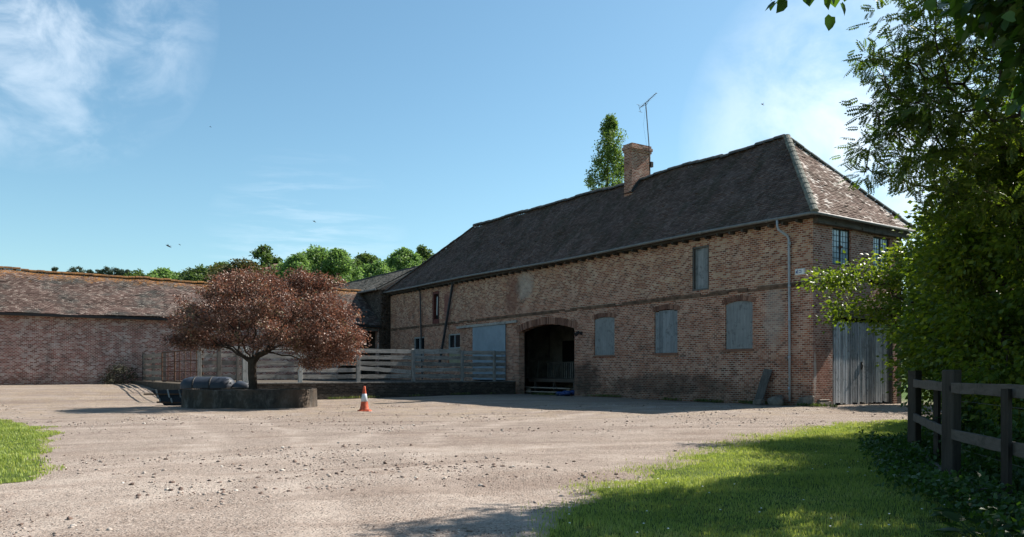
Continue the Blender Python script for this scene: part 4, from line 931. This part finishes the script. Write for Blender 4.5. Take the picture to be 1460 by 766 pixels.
# rowan behind the fence: leaflets in pairs, brown flower heads
RW = []
tv, tf = [], []
for k in range(6):
    yy = .18 + k * .14
    for sx in (-1, 1):
        b = len(tv); l_ = .30 - abs(k - 2.2) * .02
        tv += [(0, yy, 0), (sx * l_ * .45, yy + .135, .02), (sx * l_, yy + .12, -.05), (sx * l_ * .5, yy - .015, .0)]; tf += [(b, b + 1, b + 2), (b, b + 2, b + 3)]
b = len(tv); tv += [(0, .98, 0), (.05, 1.1, 0), (0, 1.25, -.05), (-.05, 1.1, 0)]; tf += [(b, b + 1, b + 2), (b, b + 2, b + 3)]
ROWAN = (tv, tf)
M_rowan = leaf('rowan_leaves', [(0, (.04, .06, .016)), (.4, (.07, .105, .022)), (.8, (.12, .155, .03)), (1, (.20, .21, .045))], .48, (1.5, 1.7, .5), .42)
M_flower = leaf('rowan_flowers', [(0, (.10, .06, .035)), (.5, (.17, .11, .065)), (1, (.26, .19, .12))], .2, (1, 1, 1), .8)
T2 = root('rowan_tree', (7.5, 9.9, 0), 'tall rowan with feathery leaflets and brown flower heads leaning over the lawn on the right', 'tree')
def nearer(p, k=.77): p = np.array(p, float); p = p * k; p[..., 2] += 1.25 * (1 - k); return p
tg = nearer(np.concatenate([ell(270, (9.4, 12.6, 5.9), (3.6, 2.3, 3.0), .3, 3.4), ell(60, (6.7, 12.0, 6.0), (1.5, 1.4, 1.9), .1), ell(60, (8.6, 12.4, 5.3), (2.2, 1.6, 2.0), .1), ell(20, (6.2, 12.4, 4.7), (1.0, 1.0, .6), .1), ell(24, (8.2, 12.6, 8.3), (1.6, 1.4, .8), .1)]))
tr = nearer(np.array([(9.9, 12.8, -.37), (9.8, 12.8, .6), (9.7, 12.75, 1.2), (9.65, 12.7, 1.9), (9.55, 12.7, 2.5), (9.5, 12.7, 3.0)]))
pos, par, cnt, tips, pl = skeleton([tuple(q) for q in tr], tg, .45, .26, .14, .025)
V, F_ = wood_mesh(pos, par, cnt, .085, .004, .5, 6); make('trunk', V, F_, M_bark, T2)
P = pos[cnt <= 2]; V, F_ = join([leaves_at(P, .12, 6, .155, .4, .35, (7.2, 9.7, 4.3), ROWAN, 1.0), leaves_at(pos[tips], .08, 16, .16, .4, .45, None, ROWAN, 1.2)]); make('crown', V, F_, M_rowan, T2)
P = pos[tips][::2]; V, F_ = leaves_at(P + np.array([0, 0, .05]), .05, 60, .017, .5, 0, None); make('flower_heads', V, F_, M_flower, T2)
# broad-leaved trees low on the right
M_horn = leaf('hornbeam_leaves', [(0, (.04, .07, .014)), (.45, (.085, .135, .02)), (.8, (.14, .19, .03)), (1, (.24, .27, .05))], .5, (1.75, 1.65, .5), .4)
T3 = root('hornbeam_tree', (11.0, 15.4, 0), 'broad dense green hornbeam covering the right side of the gable and gate', 'tree')
tg = np.concatenate([ell(420, (11.1, 15.2, 3.1), (3.7, 2.8, 2.5), .2, .5), ell(10, (6.25, 15.3, 3.0), (.5, .4, .14), .1), ell(26, (7.45, 15.3, 3.05), (.65, .6, .5), .1), ell(10, (6.7, 15.4, 2.45), (.6, .5, .2), .1), ell(24, (7.5, 15.3, 2.35), (.7, .6, .45), .1), ell(44, (8.3, 15.1, 2.7), (.7, 1.0, 1.1), .1), ell(14, (7.9, 15.2, 1.5), (.5, .6, .4), .1), ell(16, (8.5, 15.0, 3.9), (.5, .8, .5), .1), ell(40, (8.9, 14.6, 1.5), (.9, 1.2, .7), .1), ell(60, (9.4, 14.0, 4.6), (1.6, 1.5, 1.2), .1), ell(60, (9.0, 13.2, 2.6), (1.5, 1.2, 1.5), .1)])
tr = [(11.0, 15.4, 0), (11.0, 15.4, .4), (10.95, 15.4, .8), (10.9, 15.35, 1.3), (10.8, 15.3, 1.8)]
pos, par, cnt, tips, pl = skeleton(tr, tg, .28, .32, .08, .05)
V, F_ = wood_mesh(pos, par, cnt, .2, .006, .5, 6); make('trunk', V, F_, M_bark, T3)
P = pos[cnt <= 2]; V, F_ = leaves_at(P, .17, int(80000 / len(P)), .075, .5, .2, (10.6, 15.2, 3)); make('crown', V, F_, M_horn, T3)
T4 = root('elm_tree', (7.6, 10.9, 0), 'dark bushy elm directly behind the post and rail fence', 'tree')
tg = np.concatenate([ell(300, (7.3, 10.7, 2.6), (1.75, 1.7, 2.2), .1, .3), ell(80, (6.6, 9.6, 1.5), (1.1, 1.2, 1.0), .1, .2), ell(80, (7.2, 8.2, 1.9), (1.3, 1.4, 1.5), .1, .2), ell(60, (6.9, 12.2, 1.7), (.8, .9, 1.2), .1, .2)])
tr = [(7.6, 10.9, 0), (7.6, 10.9, .4), (7.55, 10.9, .8), (7.5, 10.85, 1.2), (7.45, 10.8, 1.6)]
pos, par, cnt, tips, pl = skeleton(tr, tg, .28, .3, .08, .05)
V, F_ = wood_mesh(pos, par, cnt, .15, .006, .5, 6); make('trunk', V, F_, M_bark, T4)
P = pos[cnt <= 2]; V, F_ = leaves_at(P, .17, int(75000 / len(P)), .08, .5, .2, (7.3, 10.4, 3)); make('crown', V, F_, M_horn, T4)
# lime overhead near the camera
ang = np.linspace(0, 2 * np.pi, 9)[:-1]; hv = [(0, .02, 0), (.30, -.06, .03), (.48, .25, .06), (.36, .62, .03), (0, 1.0, -.12), (-.36, .62, .03), (-.48, .25, .06), (-.30, -.06, .03)]
HEART = (hv, [(0, 1, 2), (0, 2, 3), (0, 3, 4), (0, 4, 5), (0, 5, 6), (0, 6, 7)])
M_lime = leaf('lime_leaves', [(0, (.02, .045, .012)), (.5, (.04, .085, .018)), (1, (.08, .14, .025))], .38, (1.5, 1.7, .45), .4)
T5 = root('lime_tree', (8.2, 6.4, 0), 'large-leaved lime whose dark boughs hang in at the top right corner', 'tree')
tg = np.concatenate([ell(150, (7.2, 6.3, 5.9), (2.6, 2.2, 1.7), .1, 4.5), ell(20, (4.1, 6.1, 4.2), (.7, .5, .14), .1), ell(3, (2.3, 6.0, 4.32), (.2, .2, .03), .1), ell(12, (4.1, 5.9, 3.7), (.4, .4, .4), .1)])
tr = [(8.2, 6.4, 0), (8.2, 6.4, 1), (8.15, 6.4, 2), (8.1, 6.4, 3), (8.0, 6.4, 4.0), (7.9, 6.4, 4.5)]
pos, par, cnt, tips, pl = skeleton(tr, tg, .3, .32, .1, .05)
V, F_ = wood_mesh(pos, par, cnt, .18, .005, .5, 6); make('trunk', V, F_, M_bark, T5)
P = pos[cnt <= 2]; V, F_ = leaves_at(P, .16, int(13000 / len(P)), .10, .5, .45, (7, 6, 5), HEART, 1.0); make('crown', V, F_, M_lime, T5)
# undergrowth behind and before the fence
M_under = leaf('undergrowth', [(0, (.02, .045, .012)), (.5, (.04, .085, .02)), (1, (.075, .13, .03))], .35, (1.4, 1.6, .5), .45)
def strip(n, lo, hi, zmax, y0=4.2, y1=14.5):
    y = RNG.uniform(y0, y1, n); xf = np.interp(y, [4.9, 8.63, 11.9, 16], [3.95, 4.74, 5.99, 7.6]); s = RNG.uniform(lo, hi, n) ; x = xf + s
    z = gfull(x, y) + RNG.random(n) * zmax * (.4 + 1.0 * vn(x, y, 1.5, 33)) ; return np.stack([x, y, z], -1)
P1 = strip(22000, -.75, .5, .30); k = RNG.random(len(P1)) < smooth(-.75, .05, P1[:, 0] - np.interp(P1[:, 1], [4.9, 8.63, 11.9, 16], [3.95, 4.74, 5.99, 7.6])) + .1
parts = [leaves_at(P1[k], .02, 1, .065, .6, .1, None, LEAF, 1.2), leaves_at(strip(24000, .2, 2.8, .95), .03, 1, .075, .6, .2, None, LEAF, .9)]
V, F_ = join(parts); tag(make('undergrowth', V, F_, M_under, base=(0, 0, 0)), 'nettles and ivy tangled along the foot of the fence', 'undergrowth', kind='stuff')
def dock(x, y, n, sz, label):
    r_ = root('dock_plant', (x, y, 0), label, 'plant', 'broad-leaved dock plants by the fence')
    a = RNG.uniform(0, 2 * np.pi, n); el = RNG.uniform(.1, .9, n); d = np.stack([np.cos(a), np.sin(a), el], -1)
    Pp = np.array([[x, y, float(gfull(x, y))]]) + d * np.stack([RNG.uniform(.1, .28, n)] * 3, -1); d2 = d.copy(); d2[:, 2] -= .35
    V, F_ = stamp(HEART[0], HEART[1], Pp, d2, np.tile([0, 0, 1.], (n, 1)) + runit(n) * .25, RNG.uniform(.6, 1.1, n) * sz); make('leaves', V, F_, M_under, r_)
    mb = MB()
    for q in range(n): mb.tube([(x, y, float(gfull(x, y)) - .02), tuple(Pp[q])], .005, 4)
    mb.build('stems', M_under, r_)
for (x, y, n, s, l) in ((3.62, 6.1, 12, .20, 'large broad-leaved dock nearest the camera below the fence'), (3.95, 6.9, 12, .18, 'broad-leaved dock under the second fence bay by the thin post'), (4.35, 7.8, 10, .15, 'smaller dock beside the foot of the nearer thick post'), (4.7, 6.2, 12, .22, 'large dock growing behind the bottom rail at the right edge')): dock(x, y, n, s, l)
# hedge mass beyond, so no bare horizon shows between the stems
M_hedge = leaf('hedge_leaves', [(0, (.018, .04, .01)), (.5, (.035, .07, .016)), (1, (.07, .11, .025))], .3, (1.4, 1.5, .5), .5)
for i, (x, y, rx, ry_, rz_, l) in enumerate(((14.5, 12.5, 3.4, 3.0, 3.6, 'dark round bush farthest right behind the elm'), (15.5, 19.5, 3.6, 3.2, 5.2, 'tall dark bush between the hornbeam and the gable end'), (20, 26, 4, 4, 6, 'big bush standing beyond the gable end of the long building'), (17.0, 28.6, 2.0, 1.8, 5.0, 'leafy bush touching the far corner of the gable beside the plank gate'), (12.6, 18.6, 1.8, 1.6, 3.2, 'low round bush under the hornbeam before the gate end'))):
    r_ = root('bush', (x, y, 0), l, 'bush'); tg = ell(150, (x, y, rz_ * .62), (rx, ry_, rz_ * .6), .4, .3); pos, par, cnt, tips, pl = skeleton([(x, y, 0), (x, y, .3), (x, y, .6), (x, y, .9)], tg, .25, .5, .05, .06)
    V, F_ = wood_mesh(pos, par, cnt, .14, .01, .5, 5); make('trunk', V, F_, M_bark, r_)
    P = pos[cnt <= 3]; V, F_ = leaves_at(P, .34, int(20000 / len(P)), .15, .5, .1, (x, y, rz_ * .5)); make('crown', V, F_, M_hedge, r_)
sx_, sq_ = 32.9, 16.9; bx_, by_ = 10.32 + sx_ * ca - sq_ * sa, 27.4 + sx_ * sa + sq_ * ca; bz_ = float(gfull(bx_, by_))
r_ = root('bramble_bush', (bx_, by_, bz_), 'dark straggly bramble at the foot of the left barn wall beside the brown board fence', 'bush')
tg = ell(40, (bx_, by_, bz_ + .5), (.95, .6, .6), .2, bz_ + .05); pos, par, cnt, tips, pl = skeleton([(bx_, by_, bz_), (bx_, by_, bz_ + .1), (bx_, by_, bz_ + .2)], tg, .2, .25, .1, .05)
V, F_ = wood_mesh(pos, par, cnt, .03, .008, .5, 5); make('stems', V, F_, M_bark, r_)
V, F_ = leaves_at(pos[cnt <= 2], .14, 22, .10, .5, .2); make('leaves', V, F_, leaf('bramble_leaves', [(0, (.02, .022, .012)), (1, (.06, .055, .03))], .1, (1, 1, .6), .8), r_)
# weeds at wall feet
M_weed = leaf('weeds', [(0, (.04, .06, .015)), (.6, (.08, .11, .03)), (1, (.25, .2, .1))], .3, (1.3, 1.4, .6), .7)
n = 3500; s = RNG.uniform(-1, 17, n); q = np.abs(RNG.normal(size=n)) * .18 + .03
s = np.concatenate([s, 17.95 - np.abs(RNG.normal(size=2500)) * .2]); q = np.concatenate([q, RNG.uniform(0, 16, 2500)]); k = vn(s, q, 1.2, 40) > .5
s, q = s[k], q[k]; wx = 10.32 + s * ca - q * sa; wy = 27.4 + s * sa + q * ca; Pw = np.stack([wx, wy, gfull(wx, wy) + .02], -1)
d = runit(len(Pw)) * .5 + np.array([0, 0, 1.]); V, F_ = stamp([(0, 0, 0), (.12, .4, 0), (0, 1, 0), (-.12, .4, 0)], LEAF[1], Pw, d, runit(len(Pw)), RNG.uniform(.05, .16, len(Pw)))
tag(make('weeds', V, F_, M_weed, base=(0, 0, 0)), 'low weeds and dry straw along the foot of the walls', 'weeds', kind='stuff')
# daisies on the lawn
n = 420; x = RNG.uniform(0, 10, n); y = RNG.uniform(5, 20, n); k = inpoly(LAWN_R, *wob(x, y)) & (vn(x, y, .6, 50) > .55); x, y = x[k], y[k]
mb = MB()
for a, b in zip(x, y):
    z = float(gfull(a, b)) + .07; r_ = .011; mb.add([(a + r_ * math.cos(t), b + r_ * math.sin(t), z) for t in np.linspace(0, 2 * math.pi, 7)[:-1]] + [(a, b, z + .006)], [(i, (i + 1) % 6, 6) for i in range(6)])
tag(mb.build('daisies', M_white, base=(0, 0, 0)), 'tiny white daisies dotted through the lawn', 'flowers', kind='stuff')

# ------------------------------------------------------------------ distant trees
def far_tree(name, label, cx_, topy, hw, Y, mat, bottomy=470, n=5200, lum=16, conif=False, leafs=.42, group='trees on the hillside behind the farm', aspect=1.0, gap=0.0, squash=1.0):
    X = px(cx_, Y); zt = pz(topy - (5 if not conif else 0), Y); zb = pz(bottomy, Y); r = hw / FOC * Y; g0 = float(hz(np.array(X), np.array(float(Y)))) if Y > 72 else 0.
    zb = max(zb, g0 + 1.0); r_ = root(name, (X, Y, g0), label, 'tree', group)
    H = zt - zb; blobs = []
    if conif:
        t = RNG.random(n); rad = 1.5 * r * (1 - t) ** 1.2 * (.55 + .45 * ((t * 9) % 1)); a = RNG.uniform(0, 6.283, n); rr = rad * np.sqrt(RNG.random(n))
        P = np.stack([X + rr * np.cos(a), Y + rr * np.sin(a), zb + H * t], -1)
    else:
        P = []
        for b in range(lum):
            t = (b + .5) / lum; prof = math.sin(math.pi * min(1, (t * .86 + .14))) ** .6; t = random.random(); prof = math.sin(math.pi * min(1, (t * .80 + .18))) ** .5; rb = r * random.uniform(.22, .46) * aspect
            a = random.uniform(0, 6.283); q = max(0, r * 1.2 * prof - rb * .7) * random.uniform(.4, 1.0)
            c = (X + q * math.cos(a), Y + q * math.sin(a), zb + rb * .7 + (H - rb * 1.9) * t)
            v = runit(n // lum); v[:, 2] *= .85 * squash; P.append(np.array(c) + v * rb * (RNG.random(n // lum)[:, None] ** .35))
        P = np.concatenate(P)
        P[:, 2] = np.minimum(P[:, 2], zt)
    V, F_ = leaves_at(P, leafs * .25, 1, leafs, .6, .1, None, LEAF, .5); make('crown', V, F_, mat, r_)
    mb = MB(); mb.tube([(X, Y, g0 - .5), (X + .1, Y, (g0 + zb) / 2), (X, Y, zb + H * .35), (X, Y, zb + H * .75)], [r * .08, r * .065, r * .05, r * .02], 7)
    for b in range(6): t = .2 + .1 * b; a = b * 2.1; mb.tube([(X, Y, zb + H * t), (X + math.cos(a) * r * .55, Y + math.sin(a) * r * .55, zb + H * (t + .12))], [r * .03, r * .01], 5)
    mb.build('trunk', M_bark, r_)
G1 = leaf('bright_foliage', [(0, (.09, .155, .055)), (.5, (.16, .245, .08)), (1, (.25, .34, .13))], .45, (1.15, 1.3, .8), .6)
G2 = leaf('dark_foliage', [(0, (.05, .085, .03)), (.5, (.08, .13, .045)), (1, (.13, .18, .065))], .42, (1.2, 1.2, .6), .6)
G3 = leaf('brown_foliage', [(0, (.05, .05, .02)), (.5, (.09, .09, .03)), (1, (.14, .12, .05))], .3, (1.2, 1.1, .6), .6)
G4 = leaf('pine_foliage', [(0, (.05, .07, .05)), (.5, (.07, .10, .065)), (1, (.09, .125, .08))], .2, (1, 1, .7), .7)
far_tree('oak_tree', 'lone rounded oak rising highest left of the bright poplars', 382, 347, 24, 170, G2, 405, 3200, 14, leafs=.55)
for i, (a, b, c, Y, m_, l, nm) in enumerate([
    (424, 362, 22, 105, G1, 'leftmost bright green tree of the row, beside the oak', 'broadleaf_tree'), (452, 349, 27, 108, G1, 'tallest bright green tree in the middle of the row', 'broadleaf_tree'), (482, 355, 22, 106, G1, 'bright green tree at the right end of the tall row', 'broadleaf_tree'),
    (400, 372, 26, 150, G2, 'dark tree behind the little house with the pink roof', 'broadleaf_tree'), (522, 360, 20, 170, G2, 'darker rounded tree in the gap right of the tall bright row', 'broadleaf_tree'), (540, 370, 24, 115, G1, 'low bright green tree above the pale tiled roof', 'broadleaf_tree'),
    (577, 355, 22, 118, G1, 'bright green tree close left of the long roof hip', 'broadleaf_tree'), (603, 353, 17, 165, G2, 'dark tree just touching the long roof hip', 'broadleaf_tree'), (345, 367, 34, 125, G3, 'brownish green broad tree behind the copper tree', 'broadleaf_tree'),
    (283, 377, 23, 150, G2, 'dark rounded tree left of the copper tree', 'broadleaf_tree'), (318, 373, 20, 190, G2, 'farther dark tree between the two rounded trees behind the copper tree', 'broadleaf_tree'), (232, 385, 20, 150, G1, 'small green tree just over the barn ridge', 'broadleaf_tree'), (256, 390, 12, 170, G2, 'small dark tree at the right of the low green one over the barn ridge', 'broadleaf_tree'), (195, 386, 16, 200, G2, 'low hazy tree over the middle of the barn ridge', 'broadleaf_tree'),
    (505, 372, 18, 120, G2, 'shaded tree standing low between the bright row and the darker tree', 'broadleaf_tree'), (560, 368, 16, 140, G1, 'narrow bright tree above the pale tiled roof, right of the low one', 'broadleaf_tree')]):
    far_tree(nm, l, a, b, c * 1.35, Y, m_, 430, 11000 if c > 19 else 7000, 44, leafs=.0030 * Y)
for i, (a, b, c) in enumerate([(78, 380, 2.6), (103, 379, 4.2), (113, 377, 4.6), (127, 384, 3.0), (140, 383, 3.6), (152, 382, 4), (163, 382, 3.6), (172, 385, 3.4), (182, 386, 3.8)]):
    far_tree('pine_tree', 'tiny far-off dark pine', a, b + random.uniform(2, 5), c * 2.0, 300, G4, 398, 1500, 16, leafs=.45, group='pines on the skyline over the barn')
PIN = ['lone tiny pine at the far left over the barn ridge', 'left one of the taller pine pair over the barn ridge', 'right one of the taller pine pair over the barn ridge', 'first short pine right of the taller pine pair', 'second short pine right of the taller pine pair', 'middle short pine of the skyline row', 'fourth short pine of the skyline row', 'fifth short pine of the skyline row', 'last short pine at the right end of the skyline row']
for o, l in zip([o for o in COL.objects if o.name.startswith('pine_tree')], PIN): o['label'] = l
def poplar():
    Y = 75; X = px(865, Y); r_ = root('poplar_tree', (X, Y, 0), 'slim tall poplar rising behind the roof beside the chimney', 'tree'); zb, zt = 8.0, pz(166, Y); P = []
    for b in range(190):
        t = random.random(); w_ = 2.45 * (1 - max(0, (t - .5) / .5) ** 2.2) ** .8 * (.88 + .12 * math.sin(t * 23)); a = random.uniform(0, 6.283); q = w_ * math.sqrt(random.random()); rb = random.uniform(.35, .65)
        c = np.array([X + q * math.cos(a) + (.35 if t > .75 else 0), Y + q * math.sin(a), zb + (zt - zb - .5) * t]); v = runit(150); P.append(c + v * np.array([rb, rb, rb * 1.5]) * (RNG.random(150)[:, None] ** .4))
    V, F_ = leaves_at(np.concatenate(P), .05, 1, .20, .6, -.2, None, LEAF, .5); make('crown', V, F_, leaf('poplar_leaves', [(0, (.07, .11, .035)), (.5, (.12, .18, .05)), (1, (.18, .25, .08))], .4, (1.3, 1.4, .7), .6), r_)
    mb = MB(); mb.tube([(X, Y, -.5), (X, Y, 10), (X + .1, Y, zt - 2)], [.4, .28, .04], 7); mb.build('trunk', M_bark, r_)
poplar()

# birds
for i, (a, b, s, l) in enumerate(((240, 351, .35, 'larger dark bird gliding low over the barn ridge at left'), (256, 349, .14, 'tiny bird right beside the larger gliding bird'), (448, 316, .20, 'small bird above the bright green trees'), (1087, 149, .2, 'small bird high above the right end of the long roof'), (300, 181, .12, 'tiny bird alone high in the left of the sky'))):
    Y = 55; X, Z = px(a, Y), pz(b, Y); mb = MB()
    mb.tube([(X - s * .5, Y, Z + .25 * s), (X - s * .2, Y, Z + .1 * s), (X + s * .25, Y, Z - .12 * s), (X + s * .6, Y, Z - .3 * s)], [.01, .13 * s, .12 * s, .01], 6)
    for sd_, up2 in ((-1, .5), (1, .2)):
        mb.add([(X - .15 * s, Y, Z + .08 * s), (X + .15 * s, Y, Z - .05 * s), (X + .35 * s + sd_ * .1 * s, Y + sd_ * .8 * s, Z + up2 * s * .7), (X - .15 * s, Y, Z + .09 * s), (X + .15 * s, Y, Z - .03 * s), (X + .34 * s + sd_ * .1 * s, Y + sd_ * .8 * s, Z + up2 * s * .72)], [(0, 1, 2), (5, 4, 3), (0, 3, 4, 1), (1, 4, 5, 2), (2, 5, 3, 0)])
    tag(mb.build('bird', M_iron), l, 'bird', 'birds in the sky')
